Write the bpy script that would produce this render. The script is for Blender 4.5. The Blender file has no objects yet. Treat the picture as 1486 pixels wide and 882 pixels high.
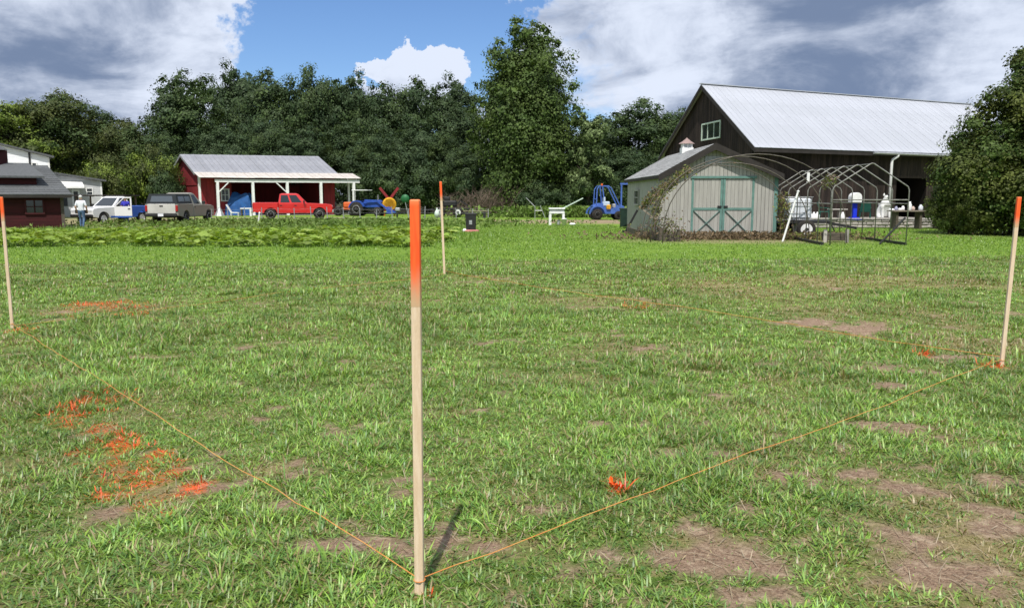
import bpy, math, random
import numpy as np
from mathutils import Vector, Matrix
R = math.radians
scene = bpy.context.scene
C = scene.collection

# ------------------------------------------------------------------ camera
CAM_H, PITCH, FPX = 1.65, R(7.68), 1150.0
cam_d = bpy.data.cameras.new('camera'); cam = bpy.data.objects.new('camera', cam_d); C.objects.link(cam)
cam.location = (0, 0, CAM_H); cam.rotation_euler = (R(90) - PITCH, 0, 0)
cam_d.sensor_width = 36; cam_d.lens = FPX / 1486 * 36
cam_d.clip_start = 0.05; cam_d.clip_end = 3000
cam_d.dof.use_dof = True; cam_d.dof.focus_distance = 7.0; cam_d.dof.aperture_fstop = 7.0
scene.camera = cam

def ray(u, v):
    x, y = (u - 743) / FPX, -(v - 441) / FPX
    return Vector((x, math.cos(PITCH) + y * math.sin(PITCH), -math.sin(PITCH) + y * math.cos(PITCH)))
def gp(u, v):                      # where that line of sight meets the flat ground
    d = ray(u, v); return d * (CAM_H / -d.z)
def xat(u, Y): return (u - 743) / FPX * Y / 1.008

# ------------------------------------------------------------------ sun and sky
SUN_EL, SUN_AZ = R(60), R(186.5)    # azimuth measured clockwise from +Y: the sun stands behind the camera
s_dir = Vector((math.sin(SUN_AZ) * math.cos(SUN_EL), math.cos(SUN_AZ) * math.cos(SUN_EL), math.sin(SUN_EL)))
sun_d = bpy.data.lights.new('sun', 'SUN'); sun = bpy.data.objects.new('sun', sun_d); C.objects.link(sun)
sun_d.energy = 4.6; sun_d.angle = R(0.53); sun_d.color = (1, .955, .88)
sun.location = (0, -20, 40); sun.rotation_euler = s_dir.to_track_quat('Z', 'Y').to_euler()
scene.view_settings.view_transform = 'Standard'; scene.view_settings.look = 'None'
scene.view_settings.exposure = 0.15; scene.view_settings.gamma = 1
scene.view_settings.use_curve_mapping = False

class NT:
    """small node-tree helper"""
    def __init__(s, nt): s.nt = nt; nt.nodes.clear()
    def n(s, t, **k):
        n = s.nt.nodes.new(t)
        for a, v in k.items():
            if a in n.inputs: n.inputs[a].default_value = v
            else: setattr(n, a, v)
        return n
    def l(s, a, b): s.nt.links.new(a, b)
    def math(s, op, a, b=None, c=None, clamp=False):
        n = s.nt.nodes.new('ShaderNodeMath'); n.operation = op; n.use_clamp = clamp
        for i, q in enumerate((a, b, c)):
            if q is None: continue
            if hasattr(q, 'is_linked'): s.l(q, n.inputs[i])
            else: n.inputs[i].default_value = q
        return n.outputs[0]
    def mix(s, f, a, b, blend='MIX'):
        n = s.nt.nodes.new('ShaderNodeMix'); n.data_type = 'RGBA'; n.blend_type = blend
        for q, i in ((f, 0), (a, 6), (b, 7)):
            if hasattr(q, 'is_linked'): s.l(q, n.inputs[i])
            elif i == 0: n.inputs[0].default_value = q
            else: n.inputs[i].default_value = (*q, 1) if len(q) == 3 else q
        return n.outputs[2]
    def noise(s, vec, scale, detail=4, rough=.55, dist=0):
        n = s.nt.nodes.new('ShaderNodeTexNoise'); n.inputs['Scale'].default_value = scale
        n.inputs['Detail'].default_value = detail; n.inputs['Roughness'].default_value = rough
        n.inputs['Distortion'].default_value = dist
        if vec is not None: s.l(vec, n.inputs['Vector'])
        return n.outputs['Fac']
    def smooth(s, x, lo, hi):
        n = s.nt.nodes.new('ShaderNodeMapRange'); n.interpolation_type = 'SMOOTHSTEP'
        s.l(x, n.inputs['Value']); n.inputs['From Min'].default_value = lo; n.inputs['From Max'].default_value = hi
        return n.outputs['Result']

world = bpy.data.worlds.new('World'); scene.world = world; world.use_nodes = True
w = NT(world.node_tree)
SKY = 0.10
out = w.n('ShaderNodeOutputWorld'); bg = w.n('ShaderNodeBackground', Strength=SKY)
sky = w.n('ShaderNodeTexSky', sky_type='NISHITA', sun_disc=False, sun_elevation=SUN_EL, sun_rotation=SUN_AZ,
          air_density=1.0, dust_density=.25, ozone_density=3.0, altitude=60)
tc = w.n('ShaderNodeTexCoord'); gen = tc.outputs['Generated']
nz = w.n('ShaderNodeTexNoise', Scale=7.0, Detail=8.0, Roughness=.62); w.l(gen, nz.inputs['Vector'])
v1 = w.n('ShaderNodeVectorMath', operation='SUBTRACT'); w.l(nz.outputs['Color'], v1.inputs[0]); v1.inputs[1].default_value = (.5, .5, .5)
v2 = w.n('ShaderNodeVectorMath', operation='SCALE'); w.l(v1.outputs[0], v2.inputs[0]); v2.inputs['Scale'].default_value = .30
v3 = w.n('ShaderNodeVectorMath', operation='ADD'); w.l(gen, v3.inputs[0]); w.l(v2.outputs[0], v3.inputs[1])
v4 = w.n('ShaderNodeVectorMath', operation='NORMALIZE'); w.l(v3.outputs[0], v4.inputs[0]); warp = v4.outputs[0]
def lobe(u, v, deg):               # 1 at a direction of the sky, falling to 0 at deg degrees from it
    d = ray(u, v).normalized()
    n = w.n('ShaderNodeVectorMath', operation='DOT_PRODUCT'); w.l(warp, n.inputs[0]); n.inputs[1].default_value = d
    return w.smooth(n.outputs['Value'], math.cos(R(deg)), 1.0)
mp = w.n('ShaderNodeMapping'); mp.inputs['Scale'].default_value = (1, 1, 1.7); mp.inputs['Location'].default_value = (3.1, .7, 1.3)
w.l(gen, mp.inputs['Vector']); V = mp.outputs['Vector']
big = w.noise(V, 3.6, 10, .58, .2)
fine = w.noise(V, 11.0, 9, .64, .45)
cov = w.math('ADD', w.math('MULTIPLY', big, .66), w.math('MULTIPLY', fine, .34))
cov = w.math('ADD', cov, .115)
gap = w.math('MAXIMUM', lobe(500, 30, 10.5), w.math('MULTIPLY', lobe(640, 70, 7), .8))
cov = w.math('SUBTRACT', cov, w.math('MULTIPLY', gap, .52))
cov = w.math('ADD', cov, w.math('MULTIPLY', w.math('MULTIPLY', lobe(598, 146, 4.1), w.smooth(w.noise(V, 20, 5, .55, .3), .22, .55)), .95))
cov = w.math('ADD', cov, w.math('MULTIPLY', lobe(180, 60, 11), .10))
cov = w.math('ADD', cov, w.math('MULTIPLY', lobe(1150, 60, 14), .10))
mask = w.smooth(cov, .46, .58)
# thick cloud is grey, thin and sunlit parts are white
thick = w.smooth(cov, .52, .80)
mp2 = w.n('ShaderNodeMapping'); mp2.inputs['Scale'].default_value = (1, 1, 2.6); mp2.inputs['Location'].default_value = (8.3, 1.9, 4.4)
w.l(gen, mp2.inputs['Vector'])
sh = w.noise(mp2.outputs['Vector'], 5.2, 10, .6, .5)
shade = w.math('ADD', w.math('MULTIPLY', thick, .22), w.math('MULTIPLY', sh, 1.55))
shade = w.math('ADD', shade, w.math('MULTIPLY', w.math('ADD', lobe(60, 45, 7), lobe(1270, 70, 9)), .22))
shade = w.math('SUBTRACT', shade, w.math('MULTIPLY', w.math('ADD', lobe(602, 118, 4), lobe(970, 60, 5)), .22))
shade = w.smooth(shade, .62, 1.36)
k = 1 / SKY
ccol = w.mix(shade, tuple(k * q for q in (.70, .765, .90)), tuple(k * q for q in (.17, .23, .36)))
blue = w.mix(1.0, sky.outputs['Color'], (.80, .96, 1.20), 'MULTIPLY')
w.l(w.mix(mask, blue, ccol), bg.inputs['Color']); w.l(bg.outputs[0], out.inputs['Surface'])

# ------------------------------------------------------------------ materials
MATS = {}
def mat(name, c1, c2=None, scale=4.0, rough=.7, metal=0.0, bump=0.0, bscale=30.0, stretch=(1, 1, 1), island=0.0, spec=.3,
        lo=.38, hi=.62, transl=0.0, trans_col=None, c3=None, c3_lo=.6, c3_hi=.7, c3_scale=1.5, coat=0.0, objrand=0.0, coord='Object'):
    m = bpy.data.materials.new(name); m.use_nodes = True; t = NT(m.node_tree)
    o = t.n('ShaderNodeOutputMaterial'); b = t.n('ShaderNodeBsdfPrincipled', Roughness=rough, Metallic=metal)
    b.inputs['Specular IOR Level'].default_value = spec
    if coat: b.inputs['Coat Weight'].default_value = coat; b.inputs['Coat Roughness'].default_value = .06
    tcn = t.n('ShaderNodeTexCoord'); mpn = t.n('ShaderNodeMapping'); mpn.inputs['Scale'].default_value = stretch
    t.l(tcn.outputs[coord], mpn.inputs['Vector']); vec = mpn.outputs['Vector']
    if c2 is not None:
        col = t.mix(t.smooth(t.noise(vec, scale, 5, .6), lo, hi), c1, c2)
    else:
        rgb = t.n('ShaderNodeRGB'); rgb.outputs[0].default_value = (*c1, 1); col = rgb.outputs[0]
    if c3 is not None:
        col = t.mix(t.smooth(t.noise(vec, c3_scale, 6, .65, .4), c3_lo, c3_hi), col, c3)
    if island or objrand:
        if island:
            g = t.n('ShaderNodeNewGeometry'); r_ = g.outputs['Random Per Island']; amt = island
        else:
            g = t.n('ShaderNodeObjectInfo'); r_ = g.outputs['Random']; amt = objrand
        f = t.math('ADD', t.math('MULTIPLY', r_, 2 * amt), 1 - amt)
        cc = t.n('ShaderNodeCombineColor')
        for i in range(3): t.l(f, cc.inputs[i])
        col = t.mix(1.0, col, cc.outputs[0], 'MULTIPLY')
    t.l(col, b.inputs['Base Color'])
    if bump:
        bn = t.n('ShaderNodeBump', Strength=bump, Distance=.02); t.l(t.noise(vec, bscale, 5, .6), bn.inputs['Height'])
        t.l(bn.outputs[0], b.inputs['Normal'])
    surf = b.outputs[0]
    if transl:
        tr = t.n('ShaderNodeBsdfTranslucent')
        if trans_col is None: t.l(col, tr.inputs['Color'])
        else: t.l(t.mix(1.0, col, trans_col, 'MULTIPLY'), tr.inputs['Color'])
        mx = t.n('ShaderNodeMixShader'); mx.inputs[0].default_value = transl
        t.l(surf, mx.inputs[1]); t.l(tr.outputs[0], mx.inputs[2]); surf = mx.outputs[0]
    t.l(surf, o.inputs['Surface']); MATS[name] = m
    return m

mat('wood_stake', (.74, .585, .42), (.66, .50, .335), 9, .75, bump=.25, bscale=60, stretch=(6, 6, .5), c3=(.42, .27, .15), c3_lo=.66, c3_hi=.78, c3_scale=2.2)
mat('orange_paint', (.92, .115, .012), (.82, .085, .008), 14, .55, bump=.1)
mat('string', (.58, .31, .09), (.60, .23, .06), 6, .7)
mat('barn_board', (.036, .025, .020), (.020, .014, .0115), 2.2, .9, bump=.4, bscale=22, stretch=(3, 3, .35), island=.4, c3=(.066, .049, .039), c3_lo=.60, c3_hi=.76)
mat('barn_dark', (.018, .014, .012), (.012, .01, .009), 2, .95)
mat('white_metal', (.405, .42, .462), (.37, .385, .42), .6, .45, metal=.0, spec=.5, objrand=.035)
mat('old_metal', (.30, .305, .33), (.235, .24, .265), .9, .5, metal=.15, objrand=.07, c3=(.25, .22, .20), c3_lo=.58, c3_hi=.78, stretch=(1, 1, .6))
mat('porch_metal', (.56, .52, .48), (.46, .42, .38), 1.2, .5, c3=(.42, .30, .22), c3_lo=.62, c3_hi=.8)
mat('galv', (.40, .41, .42), (.30, .31, .32), 5, .5, metal=.35, spec=.5)
mat('frame_metal', (.27, .265, .25), (.17, .165, .15), 6, .5, metal=.2)
mat('tube_metal', (.13, .115, .095), (.09, .078, .062), 7, .55, metal=.2, c3=(.20, .13, .08), c3_lo=.6, c3_hi=.72, c3_scale=3)
mat('red_wood', (.23, .022, .026), (.17, .018, .022), 2.2, .8, bump=.2, stretch=(3, 3, .4), island=.18)
mat('dark_red', (.052, .008, .010), (.038, .007, .008), 2.5, .85, bump=.2, stretch=(.5, .5, 4), island=.15)
mat('white_paint', (.78, .78, .77), (.70, .70, .69), 3, .6, c3=(.48, .46, .43), c3_lo=.66, c3_hi=.8, c3_scale=2)
mat('house_white', (.80, .82, .85), (.76, .78, .81), 1.5, .65, island=.03)
mat('house_grey', (.50, .51, .52), (.45, .46, .47), 1.5, .7, island=.03)
mat('shed_siding', (.37, .36, .33), (.32, .31, .285), 1.6, .8, bump=.15, stretch=(4, 4, .5), island=.035, c3=(.27, .26, .235), c3_lo=.62, c3_hi=.8)
mat('teal_trim', (.13, .245, .215), (.105, .20, .175), 4, .65)
mat('shingle', (.33, .33, .325), (.25, .25, .25), 14, .92, bump=.3, bscale=60, island=.14)
mat('shingle_dark', (.105, .11, .115), (.075, .08, .082), 12, .92, bump=.3, bscale=60, island=.14)
mat('fascia', (.034, .029, .026), (.025, .021, .019), 3, .8)
mat('glass', (.02, .025, .03), None, rough=.08, spec=.7)
mat('house_glass', (.035, .04, .045), None, rough=.15, spec=.6)
mat('copper_pink', (.30, .21, .19), (.24, .165, .15), 5, .5)
mat('red_paint', (.56, .016, .014), (.52, .015, .013), 1, .3, coat=.6, spec=.5)
mat('white_car', (.80, .80, .80), (.77, .77, .77), 1, .3, coat=.5, spec=.5)
mat('blue_car', (.035, .11, .46), (.03, .10, .42), 1, .3, coat=.5, spec=.5)
mat('tan_car', (.25, .24, .205), (.235, .225, .195), 1, .5, metal=.0, coat=.1, spec=.4)
mat('silver_car', (.66, .64, .60), (.56, .54, .50), 1, .35, metal=.2, coat=.4, spec=.5)
mat('black_plastic', (.018, .018, .019), (.026, .026, .026), 6, .55)
mat('rubber', (.018, .017, .016), (.035, .031, .027), 8, .9)
mat('rim', (.68, .68, .69), (.56, .56, .57), 5, .35, metal=.2)
mat('white_rim', (.78, .78, .78), (.66, .66, .65), 6, .4)
mat('tail_red', (.35, .012, .012), None, rough=.2, spec=.6)
mat('headlight', (.62, .64, .66), None, rough=.12, spec=.8)
mat('chrome', (.62, .62, .63), None, rough=.2, metal=.8)
mat('plate', (.75, .76, .80), None, rough=.5)
mat('tarp', (.02, .10, .30), (.015, .07, .22), 2, .5, bump=.5, bscale=5)
mat('tractor_blue', (.03, .09, .42), (.025, .07, .32), 3, .4, coat=.2)
mat('kart_blue', (.07, .15, .46), (.05, .11, .36), 3, .4, coat=.3)
mat('yellow_paint', (.66, .36, .02), (.52, .24, .015), 5, .5)
mat('orange_machine', (.72, .14, .035), (.60, .11, .03), 4, .5)
mat('arm_red', (.24, .022, .03), (.18, .018, .02), 5, .5)
mat('green_plastic', (.02, .13, .045), (.015, .10, .03), 4, .5)
mat('chair_green', (.015, .10, .072), (.012, .08, .06), 4, .45)
mat('white_plastic', (.80, .80, .80), (.74, .74, .75), 4, .45)
mat('tank_white', (.66, .69, .73), (.58, .61, .66), 3, .4)
mat('mail_blue', (.015, .04, .60), (.012, .03, .50), 3, .45)
mat('statue_white', (.74, .74, .72), (.66, .66, .64), 4, .6)
mat('statue_black', (.02, .02, .02), None, rough=.6)
mat('bin_green', (.018, .04, .03), (.014, .03, .024), 4, .5)
mat('old_plank', (.115, .095, .075), (.07, .058, .047), 4, .9, bump=.4, stretch=(.5, 4, 4), island=.25)
mat('table_plank', (.26, .225, .18), (.19, .16, .125), 4, .85, bump=.3, stretch=(.5, 4, 4), island=.2)
mat('stone', (.42, .385, .35), (.31, .285, .265), 3, .9, bump=.6, bscale=14, objrand=.25)
mat('concrete', (.40, .375, .34), (.33, .31, .285), 2, .9, bump=.3)
mat('gravel', (.30, .28, .25), (.23, .21, .19), 8, .95, bump=.4, bscale=40)
mat('bark', (.075, .06, .046), (.045, .036, .029), 3, .95, bump=.6, bscale=12, stretch=(4, 4, .6))
mat('dead_twig', (.20, .15, .115), (.13, .095, .075), 3, .9, island=.35)
mat('vine_leaf', (.19, .205, .05), (.12, .155, .035), 3, .6, island=.35, transl=.25)
mat('vine_brown', (.20, .145, .085), (.145, .105, .06), 3, .8, island=.3, transl=.2)
mat('skin', (.45, .26, .18), None, rough=.5)
mat('shirt_white', (.72, .73, .78), (.64, .65, .70), 5, .8, bump=.3, bscale=10)
mat('jeans', (.055, .10, .19), (.10, .16, .27), 5, .85, bump=.3, bscale=12)
mat('hair_grey', (.58, .57, .55), (.45, .44, .42), 20, .7)
mat('hair_brown', (.06, .04, .03), None, rough=.7)
mat('shirt_blue', (.05, .05, .50), (.04, .04, .38), 5, .8)
mat('shoe', (.03, .03, .032), None, rough=.7)
mat('pink_paint', (.52, .22, .20), (.42, .15, .14), 6, .6)
mat('pale_green', (.55, .66, .56), None, rough=.5)
def foliage(name, a, b, transl=.14, tc_=(1.3, 1.25, .5)):
    mat(name, a, b, .55, .62, island=.42, transl=transl, trans_col=tc_, objrand=0, spec=.25, lo=.35, hi=.65)
foliage('leaf_wood', (.034, .063, .025), (.055, .086, .032))
foliage('leaf_wood_b', (.043, .076, .022), (.066, .100, .029))
foliage('leaf_olive', (.048, .070, .016), (.073, .087, .021))
foliage('leaf_maple', (.047, .084, .016), (.074, .112, .023))
foliage('leaf_pale', (.115, .165, .055), (.16, .21, .085))
foliage('leaf_light', (.11, .165, .024), (.155, .205, .032))
foliage('leaf_yew', (.056, .078, .015), (.100, .120, .024))
foliage('leaf_squash', (.17, .27, .035), (.29, .37, .09), .35)
foliage('leaf_weed', (.10, .17, .03), (.15, .21, .05))

# material for grass blades: colour comes from each blade's own colour
def blade_mat(name):
    m = bpy.data.materials.new(name); m.use_nodes = True; t = NT(m.node_tree)
    o = t.n('ShaderNodeOutputMaterial'); b = t.n('ShaderNodeBsdfPrincipled', Roughness=.42); b.inputs['Specular IOR Level'].default_value = .5
    a = t.n('ShaderNodeAttribute', attribute_name='Col'); t.l(a.outputs['Color'], b.inputs['Base Color'])
    tr = t.n('ShaderNodeBsdfTranslucent'); t.l(t.mix(1.0, a.outputs['Color'], (1.25, 1.2, .6), 'MULTIPLY'), tr.inputs['Color'])
    mx = t.n('ShaderNodeMixShader'); mx.inputs[0].default_value = .3
    t.l(b.outputs[0], mx.inputs[1]); t.l(tr.outputs[0], mx.inputs[2]); t.l(mx.outputs[0], o.inputs['Surface'])
    MATS[name] = m
blade_mat('grass_blade')

# ------------------------------------------------------------------ mesh helpers
class MB:
    def __init__(s): s.v = []; s.f = []; s.m = []
    def add(s, vs, fs, mi=0):
        o = len(s.v); s.v += [tuple(q) for q in vs]; s.f += [tuple(i + o for i in f) for f in fs]; s.m += [mi] * len(fs); return s
    def hexa(s, p, mi=0):          # 8 corners: bottom ring 0-3, top ring 4-7
        return s.add(p, [(3, 2, 1, 0), (4, 5, 6, 7), (0, 1, 5, 4), (1, 2, 6, 5), (2, 3, 7, 6), (3, 0, 4, 7)], mi)
    def box(s, c, d, rot=None, mi=0, taper=1.0):
        x, y, z = d[0] / 2, d[1] / 2, d[2] / 2; t = taper
        p = [Vector(q) for q in ((-x, -y, -z), (x, -y, -z), (x, y, -z), (-x, y, -z), (-x * t, -y * t, z), (x * t, -y * t, z), (x * t, y * t, z), (-x * t, y * t, z))]
        if rot is not None: p = [rot @ q for q in p]
        return s.hexa([q + Vector(c) for q in p], mi)
    def cbox(s, c, d, ch=.02, rot=None, mi=0):   # box with chamfered edges
        x, y, z = d[0] / 2, d[1] / 2, d[2] / 2; ch = min(ch, x * .9, y * .9, z * .9)
        vs = []; ids = {}
        for sx in (-1, 1):
            for sy in (-1, 1):
                for sz in (-1, 1):
                    for ax in range(3):
                        q = [sx * (x - ch), sy * (y - ch), sz * (z - ch)]; q[ax] = (sx * x, sy * y, sz * z)[ax]
                        ids[(sx, sy, sz, ax)] = len(vs); vs.append(Vector(q))
        fs = []
        for ax in range(3):
            o1, o2 = [i for i in range(3) if i != ax]
            for sg in (-1, 1):
                ring = []
                for a, b in ((-1, -1), (1, -1), (1, 1), (-1, 1)):
                    k_ = [0, 0, 0]; k_[ax] = sg; k_[o1] = a; k_[o2] = b; ring.append(ids[(*k_, ax)])
                if (sg > 0) != (ax != 1): ring = ring[::-1]
                fs.append(tuple(ring))
        for ax in range(3):
            o1, o2 = [i for i in range(3) if i != ax]
            for a in (-1, 1):
                for b in (-1, 1):
                    k0 = [0, 0, 0]; k0[o1] = a; k0[o2] = b; k1 = list(k0); k0[ax] = -1; k1[ax] = 1
                    fs.append((ids[(*k0, o1)], ids[(*k1, o1)], ids[(*k1, o2)], ids[(*k0, o2)]))
        for sx in (-1, 1):
            for sy in (-1, 1):
                for sz in (-1, 1): fs.append(tuple(ids[(sx, sy, sz, a)] for a in range(3)))
        if rot is not None: vs = [rot @ q for q in vs]
        return s.add([q + Vector(c) for q in vs], fs, mi)
    def beam(s, a, b, wd, h, up=(0, 0, 1), mi=0):
        a, b = Vector(a), Vector(b); d = (b - a).normalized(); sd = d.cross(Vector(up))
        if sd.length < 1e-4: sd = d.cross(Vector((0, 1, 0)))
        sd.normalize(); u2 = sd.cross(d); x, y = sd * wd / 2, u2 * h / 2
        return s.hexa([a - x - y, a + x - y, a + x + y, a - x + y, b - x - y, b + x - y, b + x + y, b - x + y], mi)
    def tube(s, pts, r, n=6, mi=0, cap=True):
        pts = [Vector(p) for p in pts]; rs = r if isinstance(r, (list, tuple)) else [r] * len(pts)
        o = len(s.v); ref = None; fs = []
        for i, p in enumerate(pts):
            d = (pts[min(i + 1, len(pts) - 1)] - pts[max(i - 1, 0)]).normalized()
            if ref is None: ref = d.orthogonal().normalized()
            ref = (ref - d * ref.dot(d)); ref = ref.normalized() if ref.length > 1e-6 else d.orthogonal().normalized()
            b2 = d.cross(ref)
            for k_ in range(n):
                a = 2 * math.pi * k_ / n; s.v.append(tuple(p + (ref * math.cos(a) + b2 * math.sin(a)) * rs[i]))
        for i in range(len(pts) - 1):
            for k_ in range(n):
                k2 = (k_ + 1) % n; fs.append((o + i * n + k_, o + i * n + k2, o + (i + 1) * n + k2, o + (i + 1) * n + k_))
        if cap: fs.append(tuple(o + k_ for k_ in range(n))[::-1]); fs.append(tuple(o + (len(pts) - 1) * n + k_ for k_ in range(n)))
        s.f += fs; s.m += [mi] * len(fs); return s
    def lathe(s, prof, c=(0, 0, 0), axis='z', n=16, mi=0):
        o = len(s.v); c = Vector(c); fs = []
        for (r, h) in prof:
            for k_ in range(n):
                a = 2 * math.pi * k_ / n; x, y = r * math.cos(a), r * math.sin(a)
                q = {'z': (x, y, h), 'y': (x, h, y), 'x': (h, x, y)}[axis]; s.v.append(tuple(c + Vector(q)))
        for i in range(len(prof) - 1):
            for k_ in range(n):
                k2 = (k_ + 1) % n; fs.append((o + i * n + k_, o + i * n + k2, o + (i + 1) * n + k2, o + (i + 1) * n + k_))
        if prof[0][0] > 1e-5: fs.append(tuple(o + k_ for k_ in range(n))[::-1])
        if prof[-1][0] > 1e-5: fs.append(tuple(o + (len(prof) - 1) * n + k_ for k_ in range(n)))
        s.f += fs; s.m += [mi] * len(fs); return s
    def prism(s, poly, y0, y1, ch=0.0, mi=0):    # polygon in x-z, swept along y, edges rolled by ch
        n = len(poly); cx = sum(p[0] for p in poly) / n; cz = sum(p[1] for p in poly) / n
        def ins(p):
            dx, dz = cx - p[0], cz - p[1]; l_ = math.hypot(dx, dz) or 1; return (p[0] + dx / l_ * ch, p[1] + dz / l_ * ch)
        if ch: rings = [(y0, [ins(p) for p in poly]), (y0 + ch, poly), (y1 - ch, poly), (y1, [ins(p) for p in poly])]
        else: rings = [(y0, poly), (y1, poly)]
        vs = [(p[0], y, p[1]) for y, pl in rings for p in pl]; fs = []
        for i in range(len(rings) - 1):
            for k_ in range(n): fs.append((i * n + k_, i * n + (k_ + 1) % n, (i + 1) * n + (k_ + 1) % n, (i + 1) * n + k_))
        fs.append(tuple(range(n))[::-1]); fs.append(tuple((len(rings) - 1) * n + k_ for k_ in range(n)))
        return s.add(vs, fs, mi)
    def quad(s, a, b, c, d, mi=0): return s.add([a, b, c, d], [(0, 1, 2, 3)], mi)
    def slab(s, a, b, c, d, t, mi=0):           # four corners, thickness t below
        p = [Vector(q) for q in (a, b, c, d)]; n = (p[1] - p[0]).cross(p[3] - p[0]).normalized() * t
        return s.hexa([q - n for q in p] + p, mi)
    def mesh(s, name, mats):
        me = bpy.data.meshes.new(name); me.from_pydata(s.v, [], s.f)
        for q in (mats if isinstance(mats, (list, tuple)) else [mats]): me.materials.append(MATS[q])
        if any(s.m): me.polygons.foreach_set('material_index', s.m)
        me.update()
        import bmesh
        b = bmesh.new(); b.from_mesh(me); bmesh.ops.recalc_face_normals(b, faces=b.faces); b.to_mesh(me); b.free()
        return me
    def build(s, name, mats, parent=None, smooth=False, loc=None):
        me = s.mesh(name, mats)
        if smooth:
            me.polygons.foreach_set('use_smooth', [True] * len(me.polygons))
        return place(name, me, parent, loc, smooth)

def place(name, me, parent=None, loc=None, smooth=False):
    o = bpy.data.objects.new(name, me); C.objects.link(o)
    if parent is not None: o.parent = parent
    if loc is not None: o.location = loc
    return o
def tag(o, label=None, cat=None, group=None, kind=None):
    if label: o['label'] = label
    if cat: o['category'] = cat
    if group: o['group'] = group
    if kind: o['kind'] = kind
    return o
def thing(name, label, cat, loc=(0, 0, 0), rz=0, group=None):
    o = bpy.data.objects.new(name, None); C.objects.link(o); o.location = loc; o.rotation_euler = (0, 0, rz)
    o.empty_display_size = .3
    return tag(o, label, cat, group)

def fast_mesh(name, verts, tris, mats, cols=None, midx=None):
    me = bpy.data.meshes.new(name); nv, nt = len(verts), len(tris)
    me.vertices.add(nv); me.vertices.foreach_set('co', np.ascontiguousarray(verts, dtype=np.float32).ravel())
    me.loops.add(nt * 3); me.loops.foreach_set('vertex_index', np.ascontiguousarray(tris, dtype=np.int32).ravel())
    me.polygons.add(nt); me.polygons.foreach_set('loop_start', np.arange(0, nt * 3, 3, dtype=np.int32))
    for q in (mats if isinstance(mats, (list, tuple)) else [mats]): me.materials.append(MATS[q])
    if midx is not None: me.polygons.foreach_set('material_index', np.asarray(midx, dtype=np.int32))
    me.update(calc_edges=True)
    if cols is not None:
        a = me.attributes.new('Col', 'FLOAT_COLOR', 'POINT')
        c4 = np.ones((nv, 4), np.float32); c4[:, :3] = cols; a.data.foreach_set('color', c4.ravel())
    return me

def hash2(ix, iy, seed):
    h = (ix.astype(np.int64) * 374761393 + iy.astype(np.int64) * 668265263 + seed * 2147483647) & 0xffffffff
    h = ((h ^ (h >> 13)) * 1274126177) & 0xffffffff
    return ((h ^ (h >> 16)) & 0xffff) / 65535.0
def vnoise(x, y, seed=0):
    ix, iy = np.floor(x), np.floor(y); fx, fy = x - ix, y - iy
    fx, fy = fx * fx * (3 - 2 * fx), fy * fy * (3 - 2 * fy)
    a, b = hash2(ix, iy, seed), hash2(ix + 1, iy, seed); c, d = hash2(ix, iy + 1, seed), hash2(ix + 1, iy + 1, seed)
    return (a * (1 - fx) + b * fx) * (1 - fy) + (c * (1 - fx) + d * fx) * fy
def fbm(x, y, seed=0, oct_=4):
    t, amp, tot = 0, 1, 0
    for i in range(oct_): t = t + amp * vnoise(x * 2 ** i, y * 2 ** i, seed + i * 17); tot += amp; amp *= .55
    return t / tot
rng = np.random.default_rng(7)
random.seed(11)
# ------------------------------------------------------------------ ground
def hgt(x, y):
    f = np.clip((30 - y) / 8, 0, 1) * np.clip((14 - np.abs(x)) / 4, 0, 1)
    return f * (.07 * (fbm(x * .45, y * .45, 3, 3) - .5) + .03 * (fbm(x * 2.1, y * 2.1, 9, 3) - .5))
def h1(x, y): return float(hgt(np.array([x]), np.array([y]))[0])

def ell(u, v, ru, rv):             # a patch on the ground given by its middle and half sizes in the view
    c = gp(u, v); e = gp(u + ru, v); a = gp(u, max(v - rv, 292)); b = gp(u, v + rv)
    return (c.x, c.y, abs(e.x - c.x), max(abs(a.y - b.y) / 2, .05))
SOIL = [ell(*q) for q in [(1120, 825, 70, 16), (1020, 775, 60, 16), (870, 800, 60, 12), (1340, 790, 50, 16), (1450, 860, 50, 20), (760, 810, 50, 10), (1440, 700, 50, 12), (1230, 690, 50, 9), (480, 800, 50, 9), (600, 700, 30, 6), (860, 745, 40, 8),
        (1060, 800, 120, 34), (990, 765, 45, 20), (950, 815, 70, 20), (820, 828, 65, 20), (725, 797, 70, 14), (520, 795, 85, 14), (590, 800, 40, 10),
        (400, 692, 80, 10), (1425, 770, 75, 32), (1395, 835, 85, 40), (1240, 478, 80, 9), (1180, 470, 50, 8), (1300, 535, 70, 10), (1400, 520, 60, 9), (1180, 690, 60, 11),
        (1330, 712, 80, 13), (815, 745, 55, 10), (1110, 632, 50, 8), (1290, 618, 70, 9), (1470, 680, 40, 14), (890, 870, 90, 14), (1130, 862, 90, 18), (330, 700, 40, 8),
        (700, 600, 30, 6), (880, 448, 60, 5), (940, 435, 50, 4), (1060, 662, 40, 8), (640, 790, 50, 10), (1290, 560, 40, 8), (430, 670, 30, 7), (1440, 745, 60, 16)]]
DRY = [ell(*q) for q in [(1290, 460, 180, 26), (1120, 430, 150, 16), (1420, 500, 100, 26), (1250, 410, 230, 12), (880, 440, 120, 14), (1000, 415, 150, 10), 
        (400, 680, 60, 14), (720, 790, 120, 16), (1040, 790, 110, 26), (1420, 800, 60, 40), (250, 710, 60, 14), (150, 445, 100, 12)]]
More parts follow.
